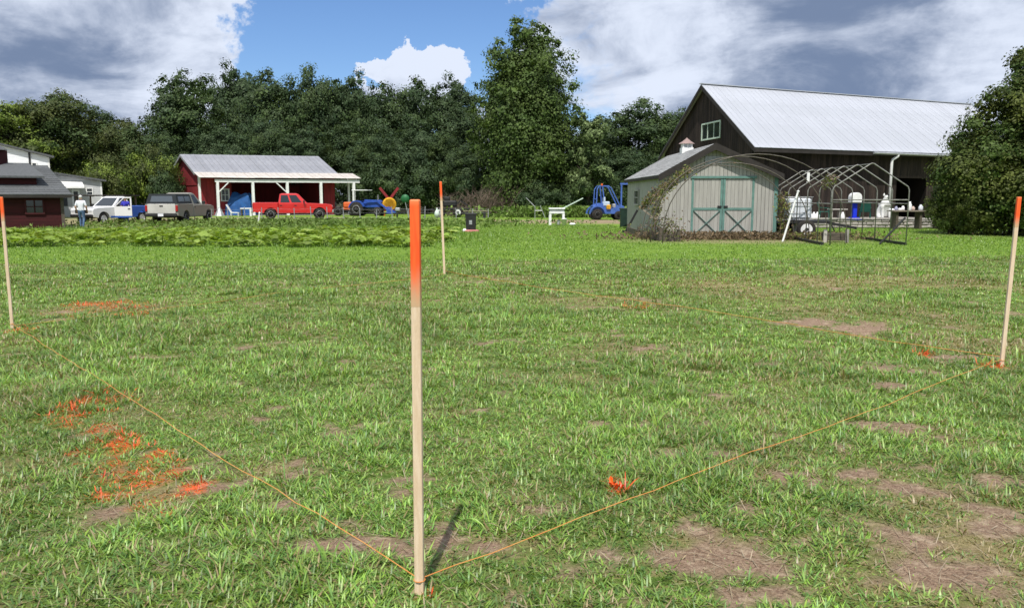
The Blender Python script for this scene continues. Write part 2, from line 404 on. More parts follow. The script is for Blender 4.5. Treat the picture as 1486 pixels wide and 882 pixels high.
PAINT = [(*ell(*q[:4]), q[4]) for q in [(122, 583, 20, 15, .75), (85, 596, 9, 14, .6), (100, 615, 16, 10, .4), (148, 618, 20, 9, .55), (178, 640, 14, 11, .7), (165, 668, 24, 10, .7), (224, 662, 22, 9, .75), (135, 655, 22, 12, .3), (255, 680, 24, 10, .6), (282, 705, 22, 10, 1.0),
        (195, 695, 55, 10, .55), (170, 712, 35, 8, .5), (245, 742, 18, 7, .6), (215, 722, 60, 14, .36), (130, 600, 44, 24, .36), (165, 645, 45, 20, .38), (200, 680, 60, 18, .38), (150, 441, 52, 5, .5), (120, 440, 20, 3, .5), (185, 446, 34, 4, .35), (160, 452, 70, 7, .22), (895, 704, 15, 12, 1.3),
        (893, 690, 8, 8, .8), (30, 479, 18, 4, .5), (1340, 514, 16, 4, .8), (625, 861, 24, 7, .6), (1445, 533, 22, 5, .5), (930, 446, 30, 3, .35)]]
def field(lst, x, y, soft=1.0):
    o = np.zeros_like(x)
    for e in lst:
        d = np.sqrt(((x - e[0]) / e[2]) ** 2 + ((y - e[1]) / e[3]) ** 2)
        o = np.maximum(o, np.clip((1.35 - d) / (.7 * soft), 0, 1) * (e[4] if len(e) > 4 else 1))
    return o
def soil_f(x, y):
    n = fbm(x * 3.2, y * 3.2, 21, 4); n2 = fbm(x * 1.1 + 5, y * 1.1, 41, 3)
    n3 = fbm(x * 9.0, y * 9.0, 23, 3)
    s = field(SOIL, x, y, 1.9) * 1.15 + (n - .5) * 2.2 + (n3 - .5) * 1.6 + np.clip(n2 - .60, 0, 1) * 1.5 - .38
    return np.clip(s * 1.9, 0, 1)
def dry_f(x, y):
    n = fbm(x * 1.7, y * 1.7, 61, 4); n2 = fbm(x * .5, y * .5, 77, 3)
    return np.clip(field(DRY, x, y, 1.6) * .7 + (n - .5) * 1.3 + (n2 - .5) * .7 - .03, 0, 1)
def paint_f(x, y):
    n = fbm(x * 7, y * 7, 91, 3)
    return np.clip(field(PAINT, x, y, 1.3) + (n - .56) * 1.6 * (field(PAINT, x, y, 1.5) > .02), 0, 1.3)
def lawn_f(x, y):                  # 1 on the mown lawn past the field
    edge = 20.0 + .09 * x + 1.1 * (fbm(x * .5, y * .2, 13, 2) - .5)
    return np.clip((y - edge) / .9, 0, 1)

def steps(lst):
    o = []
    for a, b, d in lst: o += list(np.arange(a, b, d))
    return np.array(o + [lst[-1][1]])
gx = steps([(-420, -60, 30), (-60, -20, 4), (-20, -9, .6), (-9, 9, .075), (9, 20, .6), (20, 60, 4), (60, 420, 30)])
gy = steps([(-80, 0, 8), (0, 2.4, .4), (2.4, 10, .06), (10, 22, .15), (22, 60, .8), (60, 120, 4), (120, 600, 40)])
X, Y = np.meshgrid(gx, gy); nx, ny = len(gx), len(gy)
gv = np.stack([X.ravel(), Y.ravel(), hgt(X.ravel(), Y.ravel())], 1)
i0 = (np.arange(ny - 1)[:, None] * nx + np.arange(nx - 1)[None]).ravel()
gt = np.concatenate([np.stack([i0, i0 + 1, i0 + nx + 1], 1), np.stack([i0, i0 + nx + 1, i0 + nx], 1)])
xx, yy = gv[:, 0], gv[:, 1]
near = (yy < 24) & (np.abs(xx) < 20)
soil = np.where(near, soil_f(xx, yy), 0); dry = np.where(near, dry_f(xx, yy), 0); pnt = np.where(near, np.clip(paint_f(xx, yy), 0, 1), 0)
lawn = lawn_f(xx, yy)
def dirt_f(x, y):
    n = (fbm(x * .7, y * .7, 33, 3) - .5) * 3
    road = np.clip((5.5 - np.abs(y + n - 54)) / 3, 0, 1) * np.clip((x + 8) / 6, 0, 1) * np.clip((40 - x) / 8, 0, 1)
    park = np.clip((y + n - 41.0) / 2, 0, 1) * np.clip((66 - y) / 3, 0, 1) * np.clip((-9.5 - x) / 4, 0, 1)
    sh = np.clip(1.6 - np.hypot((x - 9) / 4.2, (y - 30.6) / 2.0) + n * .15, 0, 1)
    yw = np.clip(1.5 - np.hypot((x - 23) / 4, (y - 35) / 2.5) + n * .15, 0, 1)
    return np.maximum.reduce([road, park * .8, sh * .75, yw * .6])
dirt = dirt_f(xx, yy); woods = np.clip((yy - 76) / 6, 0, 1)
gm = fast_mesh('ground', gv, gt, [], cols=np.stack([soil, dry, pnt], 1))
a = gm.attributes.new('Zone', 'FLOAT_COLOR', 'POINT')
z4 = np.ones((len(gv), 4), np.float32); z4[:, 0] = lawn; z4[:, 1] = dirt; z4[:, 2] = woods; a.data.foreach_set('color', z4.ravel())
gm.polygons.foreach_set('use_smooth', [True] * len(gm.polygons))
m = bpy.data.materials.new('ground'); m.use_nodes = True; t = NT(m.node_tree)
o_ = t.n('ShaderNodeOutputMaterial'); b_ = t.n('ShaderNodeBsdfPrincipled', Roughness=.95); b_.inputs['Specular IOR Level'].default_value = .1
tc_ = t.n('ShaderNodeTexCoord'); P = tc_.outputs['Object']
at1 = t.n('ShaderNodeAttribute', attribute_name='Col'); at2 = t.n('ShaderNodeAttribute', attribute_name='Zone')
s1 = t.n('ShaderNodeSeparateColor'); t.l(at1.outputs['Color'], s1.inputs[0]); s2 = t.n('ShaderNodeSeparateColor'); t.l(at2.outputs['Color'], s2.inputs[0])
n_f = t.noise(P, 70, 6, .7); n_m = t.noise(P, 14, 6, .65, .4); n_l = t.noise(P, 1.2, 5, .6); n_h = t.noise(P, .25, 4, .6)
thatch = t.mix(t.smooth(n_f, .35, .65), (.115, .12, .04), (.31, .265, .115))
green = t.mix(t.smooth(n_m, .35, .65), (.072, .13, .022), (.155, .225, .05))
c = t.mix(t.smooth(n_m, .46, .66), green, thatch)
drycol = t.mix(t.smooth(n_f, .3, .7), (.20, .16, .065), (.40, .32, .17))
c = t.mix(t.math('MULTIPLY', s1.outputs[1], .8), c, drycol)
soilc = t.mix(t.smooth(n_f, .3, .72), (.17, .105, .07), (.39, .28, .195))
soilc = t.mix(t.smooth(n_m, .5, .68), soilc, (.45, .345, .24))
c = t.mix(s1.outputs[0], c, soilc)
pf = t.math('MULTIPLY', s1.outputs[2], t.smooth(n_m, .36, .55))
c = t.mix(pf, c, (.80, .13, .03))
lawnc = t.mix(t.smooth(n_l, .3, .7), (.125, .235, .026), (.19, .30, .042))
lawnc = t.mix(t.math('MULTIPLY', t.smooth(n_m, .4, .7), .35), lawnc, (.17, .20, .055))
lawnc = t.mix(t.math('MULTIPLY', t.smooth(n_h, .45, .65), .35), lawnc, (.10, .19, .025))
c = t.mix(s2.outputs[0], c, lawnc)
dirtc = t.mix(t.smooth(n_l, .3, .7), (.33, .255, .165), (.25, .20, .13))
dirtc = t.mix(t.math('MULTIPLY', t.smooth(n_m, .5, .7), .5), dirtc, (.16, .17, .06))
c = t.mix(s2.outputs[1], c, dirtc)
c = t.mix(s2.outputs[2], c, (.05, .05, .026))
t.l(c, b_.inputs['Base Color'])
bn = t.n('ShaderNodeBump', Strength=.8, Distance=.03); t.l(t.math('ADD', n_f, t.math('MULTIPLY', n_m, 1.5)), bn.inputs['Height']); t.l(bn.outputs[0], b_.inputs['Normal'])
t.l(b_.outputs[0], o_.inputs['Surface']); gm.materials.append(m)
ground = tag(place('ground', gm), kind='structure')

# ------------------------------------------------------------------ grass
def blades(P, L, Wd, az, tilt, curl, col, segs=2):
    n = len(P); hx, hy = np.cos(az), np.sin(az); sx, sy = -hy, hx
    pos = P.copy(); V = []; cc = []
    for k_ in range(segs + 1):
        f = k_ / segs; wd = Wd * (1 - f) * .5 if k_ == segs else Wd * .5 * (1 - .25 * f)
        if k_ == segs: V.append(pos.copy())
        else:
            s_ = np.stack([sx * wd, sy * wd, np.zeros(n)], 1); V.append(pos - s_); V.append(pos + s_)
        th = tilt + curl * f
        step = np.stack([np.sin(th) * hx, np.sin(th) * hy, np.cos(th)], 1) * (L / segs)[:, None]
        pos = pos + step
        pos[:, 2] = np.maximum(pos[:, 2], P[:, 2] + .004)
    nv = 2 * segs + 1; verts = np.stack(V, 1).reshape(-1, 3); base = np.arange(n)[:, None] * nv
    tri = []
    for k_ in range(segs - 1): q = 2 * k_; tri += [(q, q + 1, q + 3), (q, q + 3, q + 2)]
    q = 2 * (segs - 1); tri.append((q, q + 1, q + 2))
    tris = (base[:, None, :] + np.array(tri)[None]).reshape(-1, 3)
    cols = np.repeat(col, nv, 0)
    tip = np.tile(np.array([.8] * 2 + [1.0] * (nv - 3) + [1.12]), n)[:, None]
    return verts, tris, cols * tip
def pick_col(n, x, y, dry, paint):
    pal = np.array([(.105, .180, .030), (.080, .150, .036), (.148, .215, .046), (.128, .185, .030), (.072, .130, .034), (.17, .22, .075)])
    c = pal[rng.integers(0, len(pal), n)] * np.array([1.58, 1.70, 1.45]) * (rng.uniform(.55, 1.3, n) * np.clip(.6 + 1.0 * fbm(x * 1.6, y * 1.6, 131, 3), .75, 1.4))[:, None]
    st = np.array([(.35, .27, .135), (.26, .20, .085), (.42, .34, .20), (.22, .19, .07)])[rng.integers(0, 4, n)] * rng.uniform(.8, 1.1, n)[:, None]
    isdry = rng.random(n) < (.13 + .66 * dry)
    c = np.where(isdry[:, None], st, c)
    po = rng.random(n) < paint * .62
    oc = np.array([(.85, .11, .022), (.78, .16, .04), (.70, .085, .02)])[rng.integers(0, 3, n)] * rng.uniform(.75, 1.1, n)[:, None]
    return np.where(po[:, None], oc, c)
def wedge(n, y0, y1, margin):
    out = []
    while sum(len(q) for q in out) < n:
        m_ = n * 3; y = rng.uniform(y0, y1, m_); hm = .66 * y1 + margin; x = rng.uniform(-hm, hm, m_)
        k_ = np.abs(x) < .66 * y + margin; out.append(np.stack([x[k_], y[k_]], 1))
    return np.concatenate(out)[:n]
parts = []
def scatter(n, y0, y1, margin, lmin, lmax, wmin, wmax, segs, clump, spread, lean=(.25, .9), curl=(.3, 1.2), thin=1.0, low=False):
    nc = max(1, n // clump); c = wedge(nc, y0, y1, margin)
    big_ = fbm(c[:, 0] * .9, c[:, 1] * .9, 55, 3)
    vig = np.clip(.55 + 1.5 * (big_ - .35), .5, 1.5) * rng.uniform(.65, 1.25, nc)
    idx = np.repeat(np.arange(nc), clump); n = len(idx)
    az = rng.uniform(0, 2 * np.pi, n); rr = spread * rng.random(n) ** .7
    x = c[idx, 0] + np.cos(az) * rr; y = c[idx, 1] + np.sin(az) * rr
    so, dr = soil_f(x, y), dry_f(x, y)
    keep = rng.random(n) > so * (.88 if low else .965) * thin
    keep &= rng.random(n) > dr * (.0 if low else .42)
    keep &= lawn_f(x, y) < .5 + .5 * rng.random(n)
    x, y, az, so, dr, idx = x[keep], y[keep], az[keep], so[keep], dr[keep], idx[keep]; n = len(x)
    pa = paint_f(x, y)
    P = np.stack([x, y, hgt(x, y) - .004], 1)
    L = rng.uniform(lmin, lmax, n) * vig[idx] * (1 - .35 * dr) * (1 - .45 * so)
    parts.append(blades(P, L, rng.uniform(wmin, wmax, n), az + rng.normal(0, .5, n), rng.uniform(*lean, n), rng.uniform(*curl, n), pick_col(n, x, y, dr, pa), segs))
# low dense turf, then leafy tufts, thinning with distance as the view does
scatter(120000, 2.3, 7, 1.6, .025, .06, .006, .010, 1, 7, .05, (.5, 1.4), (.1, .3), low=True)
scatter(60000, 2.3, 7, 1.6, .03, .07, .005, .008, 2, 9, .05, (.7, 1.5), (-.2, .6), low=True)
scatter(150000, 2.3, 7, 1.6, .05, .115, .005, .0095, 2, 16, .095, (.55, 1.4), (-.1, .9))
scatter(4500, 2.3, 7, 1.6, .10, .17, .006, .010, 3, 9, .05, (.2, .9), (.6, 1.6))
scatter(150000, 7, 13, 1.9, .03, .07, .008, .014, 1, 7, .06, (.4, 1.3), (.1, .3), low=True)
scatter(140000, 7, 13, 1.9, .06, .125, .008, .013, 2, 16, .12, (.5, 1.35), (0, .9))
scatter(8000, 7, 13, 1.9, .11, .19, .008, .013, 2, 9, .07, (.1, .8), (.6, 1.5))
scatter(150000, 13, 22.5, 2.4, .05, .10, .014, .024, 1, 8, .09, (.2, 1.1), (0, .1), low=True)
scatter(90000, 13, 22.5, 2.4, .08, .145, .013, .022, 2, 14, .14, (.4, 1.2), (.2, 1.1))
# broad-leaved weeds in clumps and a few pale seed stalks
scatter(15000, 2.3, 8, 1.6, .03, .07, .012, .022, 2, 10, .06, (.9, 1.45), (-.2, .5))
scatter(12000, 8, 14, 1.9, .05, .09, .016, .028, 2, 10, .09, (.8, 1.4), (-.2, .5))
scatter(900, 2.3, 12, 1.6, .16, .28, .0025, .004, 3, 2, .05, (.2, .7), (.2, .8))
# straw lying about on the bare patches
n = 26000; c = wedge(n, 2.3, 9, 1.6); k_ = rng.random(n) < .12 + .88 * np.maximum(soil_f(c[:, 0], c[:, 1]), .6 * dry_f(c[:, 0], c[:, 1])); c = c[k_]; n = len(c)
P = np.stack([c[:, 0], c[:, 1], hgt(c[:, 0], c[:, 1]) + .004], 1)
sc_ = np.array([(.45, .36, .23), (.36, .27, .16), (.52, .44, .31)])[rng.integers(0, 3, n)] * rng.uniform(.6, 1.1, n)[:, None]
parts.append(blades(P, rng.uniform(.04, .16, n), rng.uniform(.002, .0045, n), rng.uniform(0, 6.28, n), rng.uniform(1.25, 1.5, n), rng.uniform(-.1, .3, n), sc_, 2))
off = 0; vs, ts, cs = [], [], []
for v_, t_, c_ in parts: vs.append(v_); ts.append(t_ + off); cs.append(c_); off += len(v_)
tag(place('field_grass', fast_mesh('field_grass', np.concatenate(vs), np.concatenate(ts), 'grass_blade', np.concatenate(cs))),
    'ragged crabgrass and straw covering the staked field', 'grass', kind='stuff')
# mown lawn and the taller strip round the squash
n = 150000; c = wedge(n, 19, 47, 3); x, y = c[:, 0], c[:, 1]
k_ = (lawn_f(x, y) > rng.random(n)) & (rng.random(n) > dirt_f(x, y)) & ~((x > 5.9) & (x < 10.8) & (y > 32)); x, y = x[k_], y[k_]; n = len(x)
tall = np.clip((-2.2 - x) / 1.0, 0, 1) * np.clip((y - 26) / 1.5, 0, 1)
tall = np.maximum(tall, np.clip(1 - np.hypot((x + 1.6) / 2.2, (y - 33) / 7), 0, 1))
P = np.stack([x, y, np.zeros(n)], 1)
pal = np.array([(.145, .27, .03), (.19, .31, .042), (.12, .225, .028), (.22, .315, .06)])[rng.integers(0, 4, n)] * rng.uniform(.8, 1.15, n)[:, None]
lv = blades(P, rng.uniform(.03, .07, n) * (1 + 3.2 * tall * rng.random(n)), rng.uniform(.02, .04, n), rng.uniform(0, 6.28, n), rng.uniform(.1, .9, n), np.zeros(n), pal, 1)
tag(place('lawn_grass', fast_mesh('lawn_grass', lv[0], lv[1], 'grass_blade', lv[2])), 'short bright green lawn grass beyond the field', 'grass', kind='stuff')
# ------------------------------------------------------------------ buildings
class Frame:                       # plan axes of a building: A along its front, B towards its back
    def __init__(s, ang_a, ang_b): s.A = Vector((math.cos(ang_a), math.sin(ang_a), 0)); s.B = Vector((-math.sin(ang_b), math.cos(ang_b), 0))
    def __call__(s, a, b, z): return s.A * a + s.B * b + Vector((0, 0, z))
    def blk(s, mb, a0, a1, b0, b1, z0, z1, mi=0): return mb.hexa([s(a0, b0, z0), s(a1, b0, z0), s(a1, b1, z0), s(a0, b1, z0), s(a0, b0, z1), s(a1, b0, z1), s(a1, b1, z1), s(a0, b1, z1)], mi)
def boards(F, mb, a0, a1, b, ztop, z0, wd, th, out, g, along='a', gap=.012, skip=None):
    """upright boards along the front (along='a' at depth b) or a side (along='b' at a=b); ztop is a function"""
    x = a0
    while x < a1 - .02:
        x2 = min(x + wd, a1); lo, hi = x + gap / 2, x2 - gap / 2; t_ = th + g.uniform(0, .008)
        segs = [(z0, None)]
        if skip: segs = skip((lo + hi) / 2, z0)
        for zz0, zz1 in segs:
            p = []
            zt = [ztop(lo) if zz1 is None else zz1, ztop(hi) if zz1 is None else zz1]
            if along == 'a': f = lambda q, o, z: F(q, b + o, z)
            else: f = lambda q, o, z: F(b + o, q, z)
            o0, o1 = (0, -t_ * out)
            mb.hexa([f(lo, o0, zz0), f(hi, o0, zz0), f(hi, o1, zz0), f(lo, o1, zz0), f(lo, o0, zt[0]), f(hi, o0, zt[1]), f(hi, o1, zt[1]), f(lo, o1, zt[0])])
        x = x2
    return mb
def window(F, parent, kind, c0, c1, z0, z1, pos, out, frame_mat, panes=(2, 2), fw=.08, glass='house_glass'):
    """framed window with separate panes; kind 'a' lies on a front (pos=b), 'b' on a side (pos=a)"""
    f = (lambda q, o, z: F(q, pos - o * out, z)) if kind == 'a' else (lambda q, o, z: F(pos - o * out, q, z))
    def blk(mb, q0, q1, o0, o1, za, zb): return mb.hexa([f(q0, o0, za), f(q1, o0, za), f(q1, o1, za), f(q0, o1, za), f(q0, o0, zb), f(q1, o0, zb), f(q1, o1, zb), f(q0, o1, zb)])
    mb = MB(); nx_, nz_ = panes
    blk(mb, c0, c0 + fw, .01, .07, z0, z1); blk(mb, c1 - fw, c1, .01, .07, z0, z1); blk(mb, c0 + fw, c1 - fw, .01, .07, z1 - fw, z1); blk(mb, c0 + fw, c1 - fw, .01, .07, z0, z0 + fw)
    for i in range(1, nx_): q = c0 + (c1 - c0) * i / nx_; blk(mb, q - .025, q + .025, .01, .06, z0 + fw, z1 - fw)
    for i in range(1, nz_): q = z0 + (z1 - z0) * i / nz_; blk(mb, c0 + fw, c1 - fw, .01, .055, q - .02, q + .02)
    w_ = mb.build('window', frame_mat, parent)
    for i in range(nx_):
        for j in range(nz_):
            q0 = c0 + (c1 - c0) * i / nx_; q1 = c0 + (c1 - c0) * (i + 1) / nx_; za = z0 + (z1 - z0) * j / nz_; zb = z0 + (z1 - z0) * (j + 1) / nz_
            pm = MB(); blk(pm, q0 + .027, q1 - .027, .012, .02, za + .022, zb - .022); pm.build('pane', glass, w_)
    return w_
def roof_slope(F, root, name, a0, a1, b0, z0, b1, z1, nsheet, ncourse, th, matn, rib=.03, jitter=.004, seed=0, nrib=1):
    """metal sheets laid from the eave (b0,z0) up to the ridge (b1,z1); each sheet is a piece sharing one mesh"""
    g = random.Random(seed); wd = (a1 - a0) / nsheet
    up = Vector((0, 0, 1)); slope = F(0, b1, z1) - F(0, b0, z0); n = F.A.cross(slope).normalized()
    if n.z < 0: n = -n
    for c_ in range(ncourse):
        f0, f1 = c_ / ncourse, (c_ + 1) / ncourse + (.03 if c_ < ncourse - 1 else 0)
        mb = MB(); p = lambda a_, f, h: F(a_, 0, 0) + slope * f + n * h
        lap = .012 * (ncourse - 1 - c_)
        def bar(q0, q1, hh): mb.hexa([p(q0, f0, lap - th), p(q1, f0, lap - th), p(q1, f1, -th), p(q0, f1, -th), p(q0, f0, lap + hh), p(q1, f0, lap + hh), p(q1, f1, hh), p(q0, f1, hh)])
        bar(.004, wd - .004, 0)
        for r_ in range(nrib): q = wd * (r_ + .5) / nrib; bar(q - .018, q + .018, rib)
        me = mb.mesh(name, matn)
        for i in range(nsheet):
            o = place(name, me, root); o.location = F(a0 + i * wd, b0, z0) + n * g.uniform(0, jitter)
def gable_top(bw, ze, zr): return lambda b: ze + (zr - ze) * (1 - abs(b - bw / 2) / (bw / 2))

# ---- big barn
F = Frame(R(25.5), R(10)); g = random.Random(1); BW, BL, ZE, ZR = 13.9, 26.0, 4.85, 8.85
barn = thing('barn', 'large dark board barn with white metal roof', 'barn', (13.8, 46.2, 0))
mb = MB(); boards(F, mb, 0, BW, 0, gable_top(BW, ZE - .05, ZR - .12), .1, .24, .03, 1, g, 'b'); mb.build('gable_siding', 'barn_board', barn)
def door_skip(q, z0): return [(z0, None)] if not (11.9 < q < 14.8) else [(2.85, None)]
mb = MB(); boards(F, mb, 0, BL, 0, lambda q: ZE - .02, .1, .24, .03, 1, g, 'a', skip=door_skip); mb.build('front_siding', 'barn_board', barn)
mb = MB(); F.blk(mb, .04, 11.9, .03, .15, 0, ZE); F.blk(mb, 14.8, BL, .03, .15, 0, ZE); F.blk(mb, 11.9, 14.8, .03, .15, 2.85, ZE); F.blk(mb, 0.04, BL, BW - .15, BW, 0, ZE)
mb.add([F(.04, .16, 0), F(.04, BW - .16, 0), F(.04, BW - .16, ZE), F(.04, BW / 2, ZR - .15), F(.04, .16, ZE)], [(0, 1, 2, 3, 4)]); mb.add([F(BL, .16, 0), F(BL, BW - .16, 0), F(BL, BW - .16, ZE), F(BL, BW / 2, ZR - .15), F(BL, .16, ZE)], [(0, 1, 2, 3, 4)])
mb.build('wall', 'barn_dark', barn)
mb = MB(); F.blk(mb, 11.9, 14.8, 3, 3.1, 0, 2.9); F.blk(mb, 11.8, 11.9, .2, 3, 0, 2.9); F.blk(mb, 14.8, 14.9, .2, 3, 0, 2.9); mb.build('doorway_recess', 'barn_dark', barn)
mb = MB(); F.blk(mb, 11.72, 11.9, -.05, -.005, .4, 3.0); F.blk(mb, 14.8, 14.98, -.05, -.005, .4, 3.0); F.blk(mb, 11.9, 14.8, -.05, -.005, 2.85, 3.0); mb.build('door_frame', 'barn_board', barn)
sl = (ZR - ZE) / (BW / 2); OV = .85
roof_slope(F, barn, 'roof_panel', -.35, BL + .3, -OV, ZE - sl * OV + .05, BW / 2, ZR + .05, 34, 2, .03, 'white_metal', rib=.014, jitter=.005, seed=3)
mb = MB(); mb.slab(F(-.35, BW / 2 + .01, ZR + .04), F(BL + .3, BW / 2 + .01, ZR + .04), F(BL + .3, BW + .6, ZE - sl * .6 + .05), F(-.35, BW + .6, ZE - sl * .6 + .05), .05); mb.build('rear_roof', 'white_metal', barn)
mb = MB(); mb.beam(F(-.4, BW / 2, ZR + .08), F(BL + .3, BW / 2, ZR + .08), .3, .05); mb.build('ridge_cap', 'white_metal', barn)
mb = MB()
for b0, b1, z0, z1 in ((-OV, BW / 2, ZE - sl * OV - .03, ZR - .03), (BW / 2, BW + .6, ZR - .03, ZE - sl * .6 - .03)): mb.hexa([F(-.37, b0, z0 - .22), F(-.33, b0, z0 - .22), F(-.33, b1, z1 - .22), F(-.37, b1, z1 - .22), F(-.37, b0, z0 + .03), F(-.33, b0, z0 + .03), F(-.33, b1, z1 + .03), F(-.37, b1, z1 + .03)])
mb.build('bargeboard', 'fascia', barn)
mb = MB(); F.blk(mb, -.3, BL, -OV + .03, -OV + .07, ZE - sl * OV - .2, ZE - sl * OV + .0); mb.build('eave_board', 'fascia', barn)
window(F, barn, 'b', 4.3, 7.2, 5.3, 6.4, -.03, 1, 'pale_green', (3, 1), .09, 'glass')
gz = ZE - sl * OV - .05
mb = MB(); mb.tube([F(9.0, -OV - .08, gz), F(26, -OV - .08, gz - .06)], .075, 8); mb.build('gutter', 'galv', barn)
mb = MB(); mb.tube([F(11.15, -OV - .08, gz - .06), F(11.15, -OV - .05, gz - .16), F(10.85, -OV + .1, gz - .34), F(10.8, -OV + .12, gz - .5), F(10.8, -OV + .12, .5)], .085, 8); mb.build('downpipe', 'white_paint', barn, True)

# ---- terrace in front of the barn with its stone wall
ter = thing('stone_terrace', 'low terrace with a stone wall along its front, before the barn', 'terrace', (0, 0, 0))
mb = MB(); mb.add([(14.6, 42.7, .42), (24.5, 42.7, .42), (24.5, 50.3, .42), (14.6, 45.9, .42), (14.6, 42.7, -.1), (24.5, 42.7, -.1), (24.5, 50.3, -.1), (14.6, 45.9, -.1)], [(0, 1, 2, 3), (0, 4, 5, 1), (1, 5, 6, 2), (3, 2, 6, 7), (0, 3, 7, 4)]); mb.build('terrace_top', 'gravel', ter)
g = random.Random(8)
stone_meshes = []
for i in range(6):
    mb = MB(); d_ = (g.uniform(.30, .48), .22, g.uniform(.135, .16)); mb.cbox((0, 0, 0), d_, .035); me = mb.mesh('stone', 'stone'); stone_meshes.append((me, d_))
for row in range(3):
    x = 14.65 + g.uniform(0, .2)
    while x < 24.4:
        me, d_ = stone_meshes[g.randrange(6)]; o = place('stone', me, ter); o.location = (x + d_[0] / 2, 42.58 + g.uniform(-.03, .03), .08 + row * .152); o.rotation_euler = (g.uniform(-.05, .05), g.uniform(-.05, .05), g.uniform(-.08, .08)); x += d_[0] + .012
mb = MB(); mb.box((19.5, 42.6, .505), (9.9, .34, .045)); mb.build('coping', 'concrete', ter)

# ---- grey garden shed
F = Frame(0, 0); g = random.Random(2); SX, SY, SW, SL, ZE, ZR = 6.0, 32.2, 4.65, 9.2, 2.56, 3.70
shed = thing('garden_shed', 'grey wooden shed with teal trimmed double doors', 'shed', (SX, SY, 0))
RC = 2.06
top = lambda q: ZE + (ZR - ZE) * (q / RC if q < RC else (SW - q) / (SW - RC))
def dskip(q, z0): return [(2.40, None)] if 1.2 < q < 3.75 else [(z0, None)]
mb = MB(); boards(F, mb, 0, SW, 0, lambda q: top(q) - .04, .06, .155, .02, 1, g, 'a', .014, skip=dskip); mb.build('front_siding', 'shed_siding', shed)
mb = MB(); boards(F, mb, 0, SL, 0, lambda q: ZE - .03, .06, .155, .02, 1, g, 'b', .014); mb.build('side_siding', 'shed_siding', shed); mb = MB(); boards(F, mb, 0, SL, SW, lambda q: ZE - .03, .06, .155, .02, -1, g, 'b', .014); mb.build('side_siding', 'shed_siding', shed)
mb = MB(); F.blk(mb, .02, SW - .02, .03, SL, .02, ZE - .04); mb.add([F(.02, .035, ZE - .05), F(SW - .02, .035, ZE - .05), F(RC, .035, ZR - .09), F(.02, SL, ZE - .05), F(SW - .02, SL, ZE - .05), F(RC, SL, ZR - .09)], [(0, 1, 2), (5, 4, 3)]); mb.build('wall', 'shed_siding', shed)
for sd in (-1, 1):
    hw_ = RC if sd < 0 else SW - RC; sl = (ZR - ZE) / hw_
    mb = MB(); nrow = 15; e = .17; c_ = RC
    for r_ in range(nrow):
        f0, f1 = r_ / nrow, (r_ + 1.12) / nrow
        x0 = c_ + sd * (hw_ + e) * (1 - f0); x1 = c_ + sd * (hw_ + e) * max(0, 1 - f1); zz = lambda x: ZR - sl * abs(x - c_) + .05
        y = -.3
        while y < SL + .3:
            y2 = min(y + g.uniform(.8, 1.1), SL + .3); h_ = .016 + g.uniform(0, .005)
            mb.hexa([F(x0, y, zz(x0) - .01), F(x0, y2 - .008, zz(x0) - .01), F(x1, y2 - .008, zz(x1) - .01), F(x1, y, zz(x1) - .01), F(x0, y, zz(x0) + h_), F(x0, y2 - .008, zz(x0) + h_), F(x1, y2 - .008, zz(x1) + .002), F(x1, y, zz(x1) + .002)]); y = y2
    tag(mb.build('shingles', 'shingle', shed), kind='stuff')
    mb = MB(); x0 = c_ + sd * (hw_ + e); z0 = ZR - sl * (hw_ + e)
    mb.hexa([F(x0, -.34, z0 - .2), F(x0, -.302, z0 - .2), F(c_, -.302, ZR - .2), F(c_, -.34, ZR - .2), F(x0, -.34, z0 + .07), F(x0, -.302, z0 + .07), F(c_, -.302, ZR + .07), F(c_, -.34, ZR + .07)]); mb.build('fascia', 'fascia', shed)
    mb = MB(); mb.box((x0, SL / 2, z0 - .03), (.03, SL + .6, .12)); mb.build('eave_board', 'fascia', shed)
    mb = MB(); mb.hexa([F(x0, -.28, z0 - .03), F(x0, SL + .28, z0 - .03), F(c_, SL + .28, ZR - .03), F(c_, -.28, ZR - .03), F(x0, -.28, z0 + .03), F(x0, SL + .28, z0 + .03), F(c_, SL + .28, ZR + .03), F(c_, -.28, ZR + .03)]); mb.build('roof_deck', 'fascia', shed)
mb = MB(); F.blk(mb, SW - .11, SW + .03, -.045, -.024, .05, ZE - .02); F.blk(mb, SW + .023, SW + .045, -.045, .1, .05, ZE - .05); mb.build('corner_board', 'teal_trim', shed)
mb = MB(); F.blk(mb, -.045, -.023, -.03, .1, .05, ZE - .05); F.blk(mb, -.03, .1, -.045, -.024, .05, ZE - .02); mb.build('corner_board', 'shed_siding', shed)
for i in range(2):                                              # the two door leaves
    x0 = 1.215 + i * 1.27; x1 = x0 + 1.255
    dm = MB(); x = x0
    while x < x1 - .01: x2 = min(x + .157, x1); F.blk(dm, x + .004, x2 - .004, -.02 - g.uniform(0, .004), 0, .08, 2.38); x = x2
    door = dm.build('door', 'shed_siding', shed)
    tm = MB()
    for q0, q1 in ((x0, x0 + .09), (x1 - .09, x1)): F.blk(tm, q0, q1, -.045, -.025, .08, 2.38)
    F.blk(tm, x0 + .09, x1 - .09, -.045, -.025, 1.13, 1.22)
    tm.beam(F(x0 + .09, -.036, .1), F(x1 - .09, -.036, 1.12), .014, .075, up=(0, -1, 0)); tm.beam(F(x0 + .09, -.039, 1.12), F(x1 - .09, -.039, .1), .014, .075, up=(0, -1, 0))
    tm.build('trim', 'teal_trim', door)
    hm = MB(); F.blk(hm, (x1 - .2 if i == 0 else x0 + .03), (x1 - .03 if i == 0 else x0 + .2), -.075, -.046, 1.22, 1.30); hm.build('latch', 'black_plastic', door)
mb = MB(); F.blk(mb, 1.16, 3.82, -.075, -.03, 2.39, 2.48); mb.build('door_rail', 'teal_trim', shed)
mb = MB()
